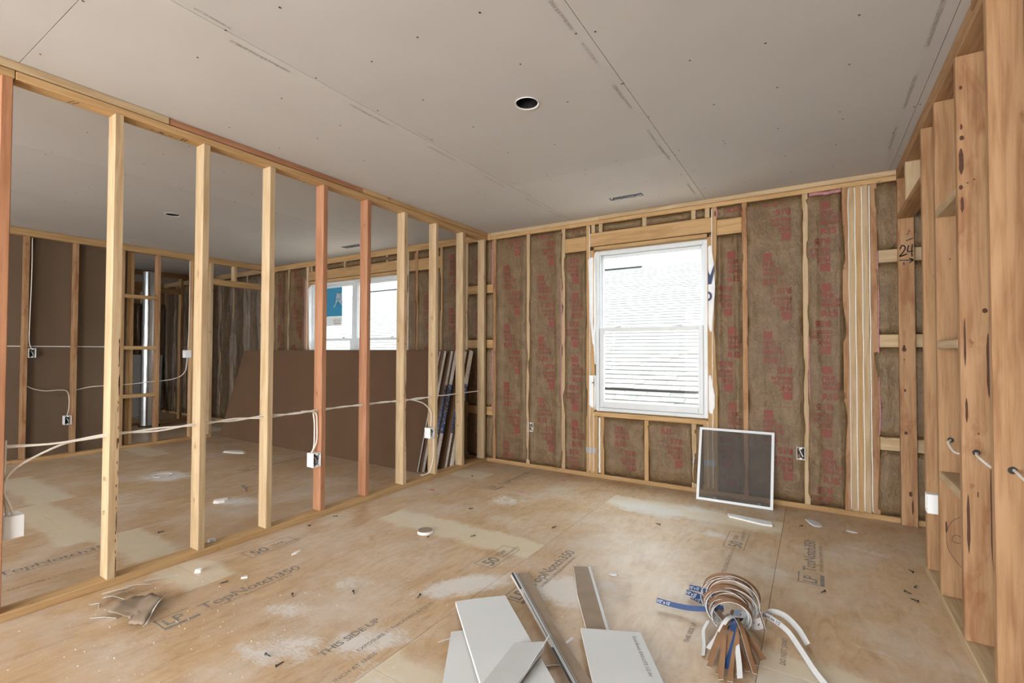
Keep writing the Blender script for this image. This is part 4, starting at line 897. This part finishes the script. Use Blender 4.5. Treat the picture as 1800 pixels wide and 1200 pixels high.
# ---- drywall sheets stacked on edge in the room beyond
def drywall_bundle(x_end, yb, label, n=2, length=3.658, tape='blue'):
    lean = 0.27; t = empty('drywall_bundle', (x_end, yb, 0), label, 'drywall sheets', 'drywall bundles leaning on the back wall')
    cs, sn = math.cos(lean), math.sin(lean); ht = 1.2192; th = 0.0155
    def pt(x, s, d): return Vector((x, yb + s * sn + d * cs, s * cs - d * sn + n * th * sn + 0.001))
    for k in range(n):
        d0, d1 = k * th, (k + 1) * th - 0.0006
        v = [pt(x, s, d) for x in (x_end - length, x_end) for s in (0, ht) for d in (d0, d1)]
        o = pydata('drywall_sheet', [q - Vector((x_end, yb, 0)) for q in v], [(0, 1, 3, 2), (4, 6, 7, 5), (0, 4, 5, 1), (2, 3, 7, 6), (0, 2, 6, 4), (1, 5, 7, 3)], [BROWNPAPER, GYPSUM], t, (x_end, yb, 0), fmat=[1, 1, 1, 1, 0, 0])
    segs_ = [(0.0, 0.36, PRINTWHITE), (0.36, 0.86, PRINTBLUE), (0.86, 1.219, PRINTWHITE)] if tape == 'blue' else [(0.0, 1.219, PRINTWHITE)]
    for s0, s1, m in segs_:
        v = [pt(x, s, d) for x in (x_end + .0003, x_end + .0015) for s in (s0, s1) for d in (-0.001, n * th)]
        pydata('end_tape', [q - Vector((x_end, yb, 0)) for q in v], [(0, 1, 3, 2), (4, 6, 7, 5), (0, 4, 5, 1), (2, 3, 7, 6), (0, 2, 6, 4), (1, 5, 7, 3)], m, t, (x_end, yb, 0))
    return t
drywall_bundle(-3.265, 3.470, 'frontmost drywall bundle of the stack, showing its whole brown face', 1, 3.658, 'white')
drywall_bundle(-3.225, 3.500, 'second drywall bundle from the front of the leaning stack', 2, 3.4, 'white')
drywall_bundle(-3.185, 3.560, 'third drywall bundle of the leaning stack, ending in blue tape', 2, 3.3)
drywall_bundle(-3.165, 3.600, 'fourth drywall bundle of the leaning stack, pressed behind the third', 3, 3.3)
drywall_bundle(-3.105, 3.690, 'fifth drywall bundle of the leaning stack, with a brown face peeking out', 2, 3.2, 'blue')
drywall_bundle(-3.082, 3.740, 'rearmost drywall bundle of the stack, nearest the room corner', 4, 3.2)

# ---- steel duct and a leaning board past the distant wall
dt = empty('steel_duct', (-8.80, 3.36, 0), 'tall shiny galvanised steel duct past the distant left wall', 'duct')
def cyl(name, c, r, z0, z1, m, parent, n=24):
    v = [(r * math.cos(2 * math.pi * i / n), r * math.sin(2 * math.pi * i / n), z) for z in (z0, z1) for i in range(n)]
    f = [(i, (i + 1) % n, n + (i + 1) % n, n + i) for i in range(n)] + [tuple(range(n - 1, -1, -1)), tuple(range(n, 2 * n))]
    return pydata(name, v, f, m, parent, (c[0], c[1], 0), smooth=False)
cyl('pipe_section', (-8.80, 3.36), 0.122, 0.02, 1.25, STEEL, dt); cyl('pipe_section', (-8.80, 3.36), 0.119, 1.251, 2.40, STEEL, dt); cyl('joint_collar', (-8.80, 3.36), 0.126, 1.235, 1.265, STEEL, dt); cyl('base_collar', (-8.80, 3.36), 0.14, 0.0, 0.02, DARK, dt)
tube('seam', [(-8.70, 3.28, 0.03), (-8.70, 3.28, 1.2), (-8.70, 3.28, 2.39)], 0.005, STEEL, dt, 5, 2)
lb = pydata('drywall_offcut', [(-.006, -.5, 0), (.006, -.5, 0), (.006, .0, 0), (-.006, .0, 0), (-.256, -.5, 1.1), (-.244, -.5, 1.1), (-.244, .12, 1.1), (-.256, .12, 1.1)], [(3, 2, 1, 0), (4, 5, 6, 7), (0, 1, 5, 4), (1, 2, 6, 5), (2, 3, 7, 6), (3, 0, 4, 7)], PAPER, None, (-10.30, 4.10, 0))
tag(lb, 'white drywall offcut leaning in the dim space right of the duct', 'drywall offcut')

# ---- offcuts on the floor of the near room
def offcut(name, pts, z, thick, label, mats, tilt=None, jag=None):
    """flat board piece: outline in world x, y; materials top, side, bottom"""
    cx = sum(p[0] for p in pts) / len(pts); cy = sum(p[1] for p in pts) / len(pts); n = len(pts)
    zf = tilt or (lambda x, y: 0)
    v = [(x - cx, y - cy, zf(x, y)) for x, y in pts] + [(x - cx, y - cy, zf(x, y) + thick) for x, y in pts]
    f = [tuple(range(n - 1, -1, -1)), tuple(range(n, 2 * n))] + [(i, (i + 1) % n, n + (i + 1) % n, n + i) for i in range(n)]
    o = pydata(name, v, f, mats, None, (cx, cy, z), fmat=[2, 0] + [1] * n)
    return tag(o, label, 'drywall offcut')
def ccw(p):
    a = sum(p[i][0] * p[(i + 1) % len(p)][1] - p[(i + 1) % len(p)][0] * p[i][1] for i in range(len(p)))
    return p if a > 0 else p[::-1]
FACE = [PAPER, GYPSUM, BACKPAPER]; BACK = [BACKPAPER, GYPSUM, PAPER]
offcut('drywall_offcut', ccw([(-1.285, 1.575), (-1.20, 1.66), (-0.80, 1.30), (-0.74, 1.10), (-0.98, 1.04), (-1.10, 1.30)]), 0.001, 0.015, 'lower white drywall offcut peeking out left under the larger one', [PAPER, BACKPAPER, BACKPAPER])
o1 = offcut('drywall_offcut', ccw([(-1.392, 1.737), (-1.330, 1.806), (-1.228, 1.901), (-0.766, 1.497), (-0.63, 1.34), (-0.80, 1.22), (-0.982, 1.361)]), 0.018, 0.015, 'large white drywall offcut on top of the pile at the bottom of the photo', FACE, tilt=lambda x, y: 0.010 + 0.012 * (x + 1.2))
offcut('drywall_offcut', ccw([(-0.984, 1.592), (-0.925, 1.628), (-0.882, 1.655), (-0.866, 1.60), (-0.850, 1.40), (-0.82, 1.20), (-0.93, 1.15), (-0.955, 1.33)]), 0.050, 0.009, 'greyish drywall scrap lying across the large white offcut', [plain('greyed_paper', (0.52, 0.535, 0.54), .8, var=.04), GYPSUM, BACKPAPER], tilt=lambda x, y: 0.002 + 0.10 * max(0, (x + 0.93)))
# torn flap of white paper along the grey scrap
def ribbon(name, pts, wvec, width, m, parent=None, thick=0.0012, sub=8, taper=None, loc=None, mats=None):
    c = catmull(pts, sub); loc = Vector(loc) if loc is not None else c[0].copy(); vs, fs, fm = [], [], []
    W_ = wvec if callable(wvec) else (lambda t: Vector(wvec))
    n = len(c)
    for i, p in enumerate(c):
        t = (c[min(i + 1, n - 1)] - c[max(i - 1, 0)]).normalized(); wv = W_(i / (n - 1)); wv = (wv - t * wv.dot(t)).normalized(); nn = t.cross(wv).normalized()
        k = width / 2 * (taper(i / (n - 1)) if taper else 1)
        for a, b in ((-1, -1), (1, -1), (1, 1), (-1, 1)): vs.append(p - loc + wv * (a * k) + nn * (b * thick / 2))
    for i in range(n - 1):
        for q in range(4):
            a, b = i * 4 + q, i * 4 + (q + 1) % 4; fs.append((a, b, b + 4, a + 4)); fm.append({0: 0, 2: 1, 1: 2, 3: 2}[q] if mats else 0)
    fs += [(3, 2, 1, 0), (n * 4 - 4, n * 4 - 3, n * 4 - 2, n * 4 - 1)]; fm += [0, 0]
    return pydata(name, vs, fs, mats or m, parent, loc, fmat=fm)
tag(ribbon('paper_shred', [(-0.875, 1.665, 0.085), (-0.865, 1.60, 0.082), (-0.86, 1.52, 0.074), (-0.85, 1.42, 0.066), (-0.84, 1.30, 0.060)], (0.5, 0.2, 0.7), 0.022, TAPEWHITE), 'white torn paper edge curling off the greyish scrap', 'paper')
tag(ribbon('paper_shred', [(-1.285, 1.49, 0.014), (-1.262, 1.515, 0.020), (-1.238, 1.54, 0.024)], (0.3, -0.6, 0.5), 0.018, TAPEWHITE), 'small white paper tab sticking out left of the drywall pile', 'paper')
s1 = offcut('drywall_strip', ccw([(-1.352, 2.150), (-1.284, 2.213), (-1.225, 2.15), (-1.12, 2.045), (-0.995, 1.915), (-0.98, 1.885), (-0.83, 1.745), (-0.669, 1.604), (-0.50, 1.44), (-0.57, 1.395), (-0.728, 1.567)]), 0.001, 0.013, 'long brown drywall strip with a white and black taped edge, lying diagonally', BACK)
def edge_band(parent, pa, pb, z, wdt, m, name, thick=0.0015):
    a, b = Vector((*pa, z)), Vector((*pb, z)); d = (b - a).normalized(); n = Vector((-d.y, d.x, 0)) * wdt / 2
    v = [a + n, b + n, b - n, a - n]; v = v + [q + Vector((0, 0, thick)) for q in v]
    return pydata(name, [q - a for q in v], [(0, 1, 2, 3), (7, 6, 5, 4), (0, 4, 5, 1), (1, 5, 6, 2), (2, 6, 7, 3), (3, 7, 4, 0)], m, parent, a)
def along(a, b, t, off):
    a, b = Vector(a), Vector(b); d = (b - a).normalized(); n = Vector((d.y, -d.x)) * off; q = a + (b - a) * t - n; return (q.x, q.y)
A, Bq = (-1.352, 2.150), (-0.57, 1.395)
edge_band(s1, along(A, Bq, 0, .016), along(A, Bq, 1, .016), 0.0145, 0.026, TAPEWHITE, 'taped_edge', 0.004)
edge_band(s1, along(A, Bq, 0, .006), along(A, Bq, .16, .006), 0.019, 0.009, BLACKINK, 'black_line'); edge_band(s1, along(A, Bq, .60, .006), along(A, Bq, 1, .006), 0.019, 0.009, BLACKINK, 'black_line')
edge_band(s1, along(A, Bq, .0, .024), along(A, Bq, 1, .024), 0.0188, 0.002, BLACKINK, 'black_line'); edge_band(s1, along(A, Bq, .2, .010), along(A, Bq, .55, .010), 0.0188, 0.0018, BLACKINK, 'black_line')
s2 = offcut('drywall_strip', ccw([(-1.116, 2.411), (-1.035, 2.451), (-0.742, 1.953), (-0.60, 1.71), (-0.69, 1.67), (-0.826, 1.909), (-0.97, 2.14)]), 0.001, 0.013, 'short brown drywall strip with a white edge tucked under the white offcut', BACK)
edge_band(s2, (-1.040, 2.447), (-0.610, 1.715), 0.0142, 0.012, TAPEWHITE, 'taped_edge', 0.003)
s3 = offcut('drywall_offcut', ccw([(-0.832, 1.869), (-0.632, 1.961), (-0.611, 1.969), (-0.451, 1.715), (-0.36, 1.57), (-0.56, 1.42), (-0.658, 1.583)]), 0.016, 0.013, 'white drywall offcut with a printed margin, lying right of the strips', FACE)
v, f = text2d('Gold Bond  EASI-LITE 1/2 IN', 0.014, 0.0); dq = Vector((-0.451 + 0.611, 1.715 - 1.969, 0)).normalized(); nq = Vector((-dq.y, dq.x, 0))
pydata('printed_lettering', [dq * q[0] + nq * q[1] for q in v], f, GREYINK, s3, (-0.632, 1.925, 0.0297))
tag(ribbon('paper_shred', [(-0.835, 1.80, 0.022), (-0.85, 1.77, 0.012), (-0.862, 1.74, 0.004)], (0.5, 0.4, 0.2), 0.014, TAPEWHITE), 'white paper shred hanging off the left side of the printed offcut', 'paper')
tag(ribbon('paper_shred', [(-0.87, 1.60, 0.003), (-0.84, 1.625, 0.006), (-0.81, 1.65, 0.003)], (0.5, -0.5, 0.3), 0.012, TAPEWHITE), 'short white shred beside the taped strip near the photo bottom', 'paper')
# strip and scrap near the screen, puck, bits in the other room
tag(offcut('drywall_strip', ccw([(-0.535, 3.79), (-0.50, 3.80), (-0.255, 3.765), (-0.245, 3.70), (-0.30, 3.69), (-0.52, 3.745)]), 0.001, 0.012, 'narrow white drywall strip on the floor in front of the screen', FACE), 'narrow white drywall strip on the floor in front of the screen', 'drywall offcut')
pk = empty('drywall_puck', (-2.148, 2.365, 0), 'round drywall cut-out disc lying on the floor', 'drywall offcut')
def puck(n=28):
    v = [(0.050 * math.cos(2 * math.pi * i / n), 0.050 * math.sin(2 * math.pi * i / n), z) for z in (0.001, 0.018) for i in range(n)]
    pydata('gypsum_core', v, [(i, (i + 1) % n, n + (i + 1) % n, n + i) for i in range(n)] + [tuple(range(n - 1, -1, -1)), tuple(range(n, 2 * n))], GYPSUM, pk, (-2.148, 2.365, 0))
    v = [(0.0485 * math.cos(2 * math.pi * i / n), 0.0485 * math.sin(2 * math.pi * i / n), z) for z in (0.0182, 0.0192) for i in range(n)]
    pydata('paper_disc', v, [(i, (i + 1) % n, n + (i + 1) % n, n + i) for i in range(n)] + [tuple(range(n - 1, -1, -1)), tuple(range(n, 2 * n))], BACKPAPER, pk, (-2.148, 2.365, 0))
puck()
def blob(name, c, rx, ry, rz, m, label, cat, seed, group=None):
    """small irregular flat chip"""
    n = 9; v = []; rnd = random.Random(seed)
    rr = [rnd.uniform(.7, 1.15) for _ in range(n)]
    for z, s in ((0, 1), (rz, .82)): v += [(rx * rr[i] * s * math.cos(2 * math.pi * i / n), ry * rr[i] * s * math.sin(2 * math.pi * i / n), z * rnd.uniform(.8, 1.1)) for i in range(n)]
    f = [(i, (i + 1) % n, n + (i + 1) % n, n + i) for i in range(n)] + [tuple(range(n - 1, -1, -1)), tuple(range(n, 2 * n))]
    o = pydata(name, v, f, m, None, (c[0], c[1], 0.0005), (0, 0, rnd.uniform(0, 6))); return tag(o, label, cat, group)
blob('drywall_chunk', (-3.925, 1.99), 0.065, 0.045, 0.022, GYPSUM, 'thick white drywall chunk on the floor between two partition studs', 'drywall offcut', 1)
blob('drywall_chunk', (-5.69, 3.03), 0.16, 0.07, 0.012, GYPSUM, 'flat white drywall scrap in front of the leaning stack', 'drywall offcut', 2)
blob('drywall_chunk', (-4.14, 2.28), 0.13, 0.02, 0.012, BACKPAPER, 'dark thin scrap on the floor behind the fourth partition stud', 'drywall offcut', 3)
tag(tube('cable_loop', [(-5.2 + 0.075 * math.cos(a * .7), 2.10 + 0.075 * math.sin(a * .7), 0.006) for a in range(9)], 0.004, CABLE, None, 5, 4), 'small loop of white cable on the floor beyond the partition', 'cable')
blob('paper_scrap', (-0.01, 3.925), 0.075, 0.04, 0.008, TAPEWHITE, 'crumpled pale paper scrap on the floor below the batts right of the screen', 'paper', 5)
blob('paper_scrap', (0.205, 3.88), 0.035, 0.02, 0.005, TAPEWHITE, 'tiny pale scrap near the base of the door stud', 'paper', 6)
blob('drywall_chip', (-2.568, 1.723), 0.042, 0.012, 0.008, GYPSUM, 'white sliver near the bottom plate below the fourth partition stud', 'drywall chip', 7)
blob('drywall_chip', (-2.785, 1.303), 0.022, 0.018, 0.018, GYPSUM, 'white crumbled lump by the plate left of the torn paper', 'drywall chip', 8)
blob('drywall_chip', (-2.516, 1.397), 0.020, 0.014, 0.006, GYPSUM, 'small white flake just above the large floor lettering', 'drywall chip', 9)
blob('drywall_chip', (-0.905, 2.46), 0.025, 0.018, 0.006, TAPEWHITE, 'white paper flake left of the short brown strip', 'drywall chip', 10)
blob('fibreglass_tuft', (-2.744, 3.106), 0.035, 0.02, 0.006, PINK, 'pink fluff by the plate near the corner', 'fibreglass tuft', 11)
blob('fibreglass_tuft', (-2.069, 3.46), 0.03, 0.02, 0.006, PINK, 'pink fluff in the middle of the floor before the back wall', 'fibreglass tuft', 12)
blob('fibreglass_tuft', (-1.944, 3.979), 0.03, 0.018, 0.006, PINK, 'pink fluff close to the bottom plate left of the window', 'fibreglass tuft', 13)
blob('drywall_chip', (-3.06, 1.50), 0.03, 0.015, 0.016, TAPEWHITE, 'white paper curl lying against the plate at the third partition stud', 'drywall chip', 14).location.z = T + .0005
# ---- torn brown paper by the partition
def torn(name, outline, fold, label, m=BACKPAPER, seed=0, edge=None):
    cx = sum(p[0] for p in outline) / len(outline); cy = sum(p[1] for p in outline) / len(outline)
    ring = []; rnd = random.Random(seed)
    for i in range(len(outline)):
        a, b = outline[i], outline[(i + 1) % len(outline)]
        for k in range(5):
            t = k / 5; ring.append((a[0] + (b[0] - a[0]) * t + rnd.uniform(-.0045, .0045), a[1] + (b[1] - a[1]) * t + rnd.uniform(-.0045, .0045)))
    v, f = [], []; n = len(ring); S_ = (1.0, 0.8, 0.55, 0.28)
    for th in (0.0, 0.0016):
        for s in S_:
            for (x, y) in ring: X, Y = cx + (x - cx) * s, cy + (y - cy) * s; v.append((X - cx, Y - cy, fold(X, Y) + th))
        v.append((0, 0, fold(cx, cy) + th))
    per = len(S_) * n + 1
    for lay in (0, 1):
        o = lay * per
        for r in range(len(S_) - 1):
            for i in range(n):
                a, b = o + r * n + i, o + r * n + (i + 1) % n; q = (a, b, b + n, a + n); f.append(q if lay else q[::-1])
        for i in range(n): a, b = o + (len(S_) - 1) * n + i, o + (len(S_) - 1) * n + (i + 1) % n; q = (a, b, o + per - 1); f.append(q if lay else q[::-1])
    for i in range(n): j = (i + 1) % n; f.append((i, j, per + j, per + i))
    ob = pydata(name, v, f, m, None, (cx, cy, 0.001), smooth=True); return tag(ob, label, 'paper')
tp = torn('torn_paper', ccw([(-2.66, 0.875), (-2.56, 0.915), (-2.48, 0.885), (-2.415, 0.915), (-2.49, 0.965), (-2.60, 1.065), (-2.70, 1.055), (-2.728, 1.00), (-2.72, 0.93)]), lambda x, y: 0.003 + 0.016 * abs(math.sin((x * 0.8 + y) * 11.0)) + 0.006 * abs(math.sin((x - y) * 17.0)) + 0.03 * max(0.0, -2.70 - x) * 6 * max(0, y - .9) * 5, 'large torn brown paper piece on the floor beside the partition plate', seed=4)
tag(ribbon('paper_shred', [(-2.60, 1.072, 0.03), (-2.54, 1.02, 0.035), (-2.49, 0.975, 0.024), (-2.43, 0.93, 0.010)], (0.6, 0.6, 0.9), 0.016, TAPEWHITE), 'white torn edge along the large brown paper piece', 'paper')
torn('torn_paper', ccw([(-2.86, 0.93), (-2.78, 0.90), (-2.74, 0.95), (-2.79, 1.02), (-2.86, 1.0)]), lambda x, y: 0.020 + 0.35 * max(-0.05, x + 2.84), 'small folded brown paper piece left of the large torn one', seed=5)
for i, (pts, lab) in enumerate((([(-2.83, 0.91, .018), (-2.79, 0.93, .030), (-2.735, 0.955, .020)], 'short white shred on top of the small folded paper'), ([(-2.90, 0.93, .01), (-2.84, 0.975, .028), (-2.80, 1.02, .030)], 'white shred arching behind the small folded paper'),
                                ([(-2.695, 0.825, .004), (-2.65, 0.86, .006), (-2.60, 0.885, .004)], 'straight white shred in front of the torn paper'), ([(-2.90, 1.02, .006), (-2.87, 1.06, .010), (-2.83, 1.10, .006)], 'white shred between the torn paper and the plate'),
                                ([(-2.90, 1.10, .005), (-2.86, 1.15, .008), (-2.83, 1.22, .005)], 'thin white shred along the bottom plate above the torn paper'), ([(-2.84, 0.865, .004), (-2.80, 0.885, .012), (-2.775, 0.875, .004)], 'curled white shred at the far left of the torn paper'))):
    tag(ribbon('paper_shred', pts, (0.6, -0.6, 0.5), 0.014 + 0.004 * (i % 3), TAPEWHITE, taper=lambda t: 1 - 0.6 * t), lab, 'paper')

# ---- bundle of drywall end tape strips
KC = Vector((-0.312, 2.245, 0.098))
bd = empty('tape_strip_bundle', (KC.x, KC.y, 0), 'knotted bundle of brown, blue and white drywall end strips', 'strip bundle')
ax = Vector((0.10, -0.96, -0.10)).normalized(); e1 = Vector((0, 0, 1)).cross(ax).normalized() * -1; e2 = ax.cross(e1).normalized()
if e2.z < 0: e2 = -e2
rnd = random.Random(11)
TB = [TAPEBROWN, TAPEBROWN, TAPEWHITE]
for k in range(15):
    r = 0.108 - 0.0026 * k + 0.006 * rnd.random(); o_ = -0.085 + 0.0115 * k; a0 = rnd.uniform(-0.4, 0.4); sx, szq = rnd.uniform(.94, 1.06), rnd.uniform(.80, .92)
    off = Vector((rnd.uniform(-.012, .012), 0, rnd.uniform(-.006, .01))); tl = Vector((rnd.uniform(-.35, .35), 0, rnd.uniform(-.25, .25)))
    pts = []
    for i in range(15):
        a = a0 + math.pi * (-0.35 + 1.75 * i / 14)
        pts.append(KC + off + ax * (o_ + 0.010 * math.sin(a * 1.0 + k)) + e1 * (r * sx * math.cos(a)) + e2 * (r * szq * math.sin(a)))
    for p in pts: p.z = max(p.z, 0.012)
    mats = [TAPEBROWN, TAPEWHITE, TAPEWHITE] if k % 2 else [TAPEBROWN, PRINTWHITE, TAPEWHITE]
    ribbon('strip', pts, lambda t, q=ax + tl: q, 0.020, TAPEBROWN, bd, 0.0022, 3, mats=mats, loc=bd.location)
ends = [(-0.170, 2.085, 'b'), (-0.195, 2.02, 'b'), (-0.188, 1.955, 'b'), (-0.215, 1.975, 'b'), (-0.240, 1.93, 'b'), (-0.232, 1.90, 'w'), (-0.262, 1.88, 'b'), (-0.290, 1.865, 'b'), (-0.285, 1.93, 'blue'), (-0.305, 1.90, 'b'), (-0.338, 1.915, 'b'), (-0.36, 2.02, 'w'), (-0.345, 1.96, 'b')]
for k, (ex, ey, c) in enumerate(ends):
    st = KC + Vector((rnd.uniform(-.035, .055), -0.045 + rnd.uniform(-.01, .01), -0.030 + rnd.uniform(-.01, .03)))
    en = Vector((ex, ey, 0.008 + 0.006 * (k % 3))); md = st.lerp(en, 0.42) + Vector((rnd.uniform(-.006, .006), 0, 0.032 + rnd.uniform(0, .018))); m2 = st.lerp(en, 0.78) + Vector((0, 0, 0.012))
    col = {'b': TAPEBROWN, 'w': TAPEWHITE, 'blue': TAPEBLUE}[c]
    dv = (en - st); side = Vector((-dv.y, dv.x, 0)).normalized()
    wv = (side + Vector((0, 0, rnd.uniform(-.5, .5)))).normalized()
    ribbon('strip', [st + Vector((0, .05, -.004)), st, md, m2, en], tuple(wv), 0.026 if c == 'blue' else 0.019, col, bd, 0.002, 6, mats=[TAPEWHITE, col, TAPEWHITE] if wv.z > -2 and c == 'b' else [col, col, TAPEWHITE], loc=bd.location)
def ribbon_text(s, size, pts, wvec, off, start, m, parent, nsub=8):
    c = catmull(pts, nsub); L_ = [0]
    for i in range(1, len(c)): L_.append(L_[-1] + (c[i] - c[i - 1]).length)
    v, f = text2d(s, size, 0.01); out = []
    for (x, y) in v:
        d = start + x; i = 0
        while i < len(c) - 2 and L_[i + 1] < d: i += 1
        t = (d - L_[i]) / max(1e-6, L_[i + 1] - L_[i]); p = c[i].lerp(c[i + 1], min(t, 1.3)); tg = (c[i + 1] - c[i]).normalized(); w_ = Vector(wvec); w_ = (w_ - tg * w_.dot(tg)).normalized(); nn = tg.cross(w_).normalized()
        if nn.y > 0.0: nn = -nn
        out.append(p + w_ * (y - size / 2) + nn * off - parent.location)
    return pydata('printed_lettering', out, f, m, parent, parent.location)
blue = [([(-0.625, 2.262, 0.030), (-0.56, 2.268, 0.026), (-0.48, 2.272, 0.030), (-0.40, 2.27, 0.05), (-0.34, 2.27, 0.07)], 0.022), ([(-0.525, 2.472, 0.030), (-0.47, 2.445, 0.044), (-0.41, 2.40, 0.058), (-0.36, 2.34, 0.075)], 0.022), ([(-0.530, 2.43, 0.022), (-0.475, 2.405, 0.030), (-0.41, 2.36, 0.046), (-0.36, 2.31, 0.06)], 0.022), ([(-0.505, 2.415, 0.014), (-0.46, 2.385, 0.02), (-0.40, 2.34, 0.034)], 0.02)]
for pts, wd_ in blue:
    wv = (-0.05, 0.55, 0.85); ribbon('strip', pts, wv, wd_, TAPEBLUE, bd, 0.0018, 8, mats=[TAPEBLUE, TAPEBLUE, TAPEWHITE], loc=bd.location)
    ribbon_text('1/2" x 12\'', 0.012, [Vector(p) for p in pts], wv, 0.0022, 0.004, WHITEINK, bd)
wp = [(-0.25, 2.33, 0.05), (-0.205, 2.35, 0.05), (-0.16, 2.34, 0.045), (-0.10, 2.29, 0.036), (-0.05, 2.20, 0.020), (-0.01, 2.11, 0.012), (0.035, 2.02, 0.010)]
wv2 = (0.55, 0.45, 0.7)
ribbon('strip', wp, wv2, 0.020, TAPEWHITE, bd, 0.0016, 8, loc=bd.location); ribbon_text('EasiLite 1/2', 0.013, [Vector(p) for p in wp], wv2, 0.002, 0.06, BLACKINK, bd)
wp3 = [(-0.195, 2.385, 0.030), (-0.165, 2.405, 0.045), (-0.115, 2.395, 0.046), (-0.065, 2.335, 0.036), (-0.030, 2.265, 0.018)]
ribbon('strip', wp3, wv2, 0.022, TAPEWHITE, bd, 0.0016, 8, mats=[PRINTWHITE, TAPEWHITE, TAPEWHITE], loc=bd.location)
ribbon('strip', [(-0.24, 2.30, 0.035), (-0.215, 2.285, 0.032), (-0.19, 2.30, 0.04)], (0, 0.3, 1), 0.042, PRINTWHITE, bd, 0.002, 6, loc=bd.location)
ribbon('strip', [(-0.30, 2.29, 0.19), (-0.25, 2.285, 0.165), (-0.205, 2.28, 0.095), (-0.180, 2.275, 0.02)], (0.3, -0.8, 0.3), 0.022, TAPEBROWN, bd, 0.002, 6, mats=[TAPEWHITE, TAPEBROWN, TAPEWHITE], loc=bd.location)
ribbon('strip', [(-0.30, 2.16, 0.07), (-0.24, 2.12, 0.06), (-0.20, 2.105, 0.03), (-0.172, 2.07, 0.010)], (0.7, 0.5, 0.3), 0.024, TAPEBROWN, bd, 0.002, 6, mats=[TAPEWHITE, TAPEBROWN, TAPEWHITE], loc=bd.location)
ribbon('strip', [(-0.385, 2.17, 0.05), (-0.395, 2.12, 0.03), (-0.38, 2.05, 0.012), (-0.372, 1.99, 0.006)], (0.9, 0.1, 0.3), 0.013, TAPEWHITE, bd, 0.0016, 6, loc=bd.location)

# ---- loose screws
def screw_mesh():
    n = 6; v = []; f = []
    prof = [(0.0, 0.0055), (0.0015, 0.0055), (0.006, 0.0022), (0.028, 0.0021), (0.034, 0.0004)]
    for x, r in prof: v += [(x, r * math.cos(2 * math.pi * i / n), r * math.sin(2 * math.pi * i / n)) for i in range(n)]
    for k in range(len(prof) - 1):
        for i in range(n): a, b = k * n + i, k * n + (i + 1) % n; f.append((a, b, b + n, a + n))
    f += [tuple(range(n - 1, -1, -1)), tuple(range(len(v) - n, len(v)))]
    me = bpy.data.meshes.new('screw'); me.from_pydata(v, [], f); me.materials.append(BLACK); return me
scm = screw_mesh()
SCREWS = [(-4.079, 1.921, 'beyond the partition, seen left of the third stud'), (-3.594, 1.432, 'beyond the partition, near the lower left box'), (-2.54, 1.323, 'touching the big floor lettering'), (-2.877, 2.033, 'beside the plate below the fourth partition stud'),
          (-2.885, 2.256, 'beside the plate below the first reddish stud'), (-2.146, 1.424, 'standing out right of the big floor lettering'), (-1.707, 1.069, 'at the bottom edge, right one of a pair'), (-1.81, 1.09, 'at the bottom edge, left one of a pair'), (-2.076, 2.31, 'just in front of the round drywall disc'),
          (-1.841, 2.493, 'on the pale band right of the round disc'), (-1.485, 2.884, 'alone near the middle floor joint'), (-2.187, 2.888, 'behind the round drywall disc'), (-2.738, 3.659, 'near the corner of partition and back wall'), (-0.076, 3.82, 'near the crumpled pale paper by the back wall'),
          (-0.896, 3.323, 'in the pale dust below the window'), (0.369, 3.055, 'in front of the right wall studs, farthest from its plate'), (0.44, 3.337, 'by the end of the right wall plate at the door opening'), (0.037, 2.844, 'just before the right hand lettering'), (0.42, 3.13, 'touching the right wall plate, rear of two'),
          (0.41, 2.963, 'touching the right wall plate, front of two'), (-1.62, 1.75, 'in the dust left of the large white offcut'), (-1.92, 1.60, 'between two dusty scuffs in the middle foreground')]
for (x, y, lab) in SCREWS:
    tag(link('drywall_screw', scm, None, (x, y, 0.006), (0, 0.03, rnd.uniform(0, 6.28))), 'black screw ' + lab, 'screw', 'loose black screws on the floor')
# ---- gypsum crumbs: nobody could count them
vs, fs = [], []; rc = random.Random(5)
def crumb(x, y, s):
    k = len(vs); h_ = s * rc.uniform(.5, 1.1)
    for i in range(3): a = 2.1 * i + rc.random(); vs.append((x + s * math.cos(a), y + s * math.sin(a), 0.0006))
    vs.append((x, y, h_)); fs.extend([(k, k + 1, k + 3), (k + 1, k + 2, k + 3), (k + 2, k, k + 3)])
for (cx, cy, sx, sy_, n) in ((-2.45, 1.10, .22, .30, 170), (-2.2, 0.9, .25, .25, 120), (-1.8, 1.6, .4, .5, 130), (-1.1, 2.0, .35, .4, 130), (-0.3, 2.6, .5, .8, 90), (-1.6, 2.8, .8, .7, 70), (-4.5, 2.2, .9, .7, 90), (-1.0, 3.6, .5, .3, 60)):
    for _ in range(n):
        x, y = rc.gauss(cx, sx), rc.gauss(cy, sy_)
        if (W + .02 < x < R - .02 or x < W - D - .02) and y < B - .1: crumb(x, y, rc.choice((.0011, .0014, .0018, .0022, .0034)))
tag(pydata('gypsum_crumbs', vs, fs, GYPSUM), 'scattered white gypsum crumbs and grit on the floor', 'debris', kind='stuff')
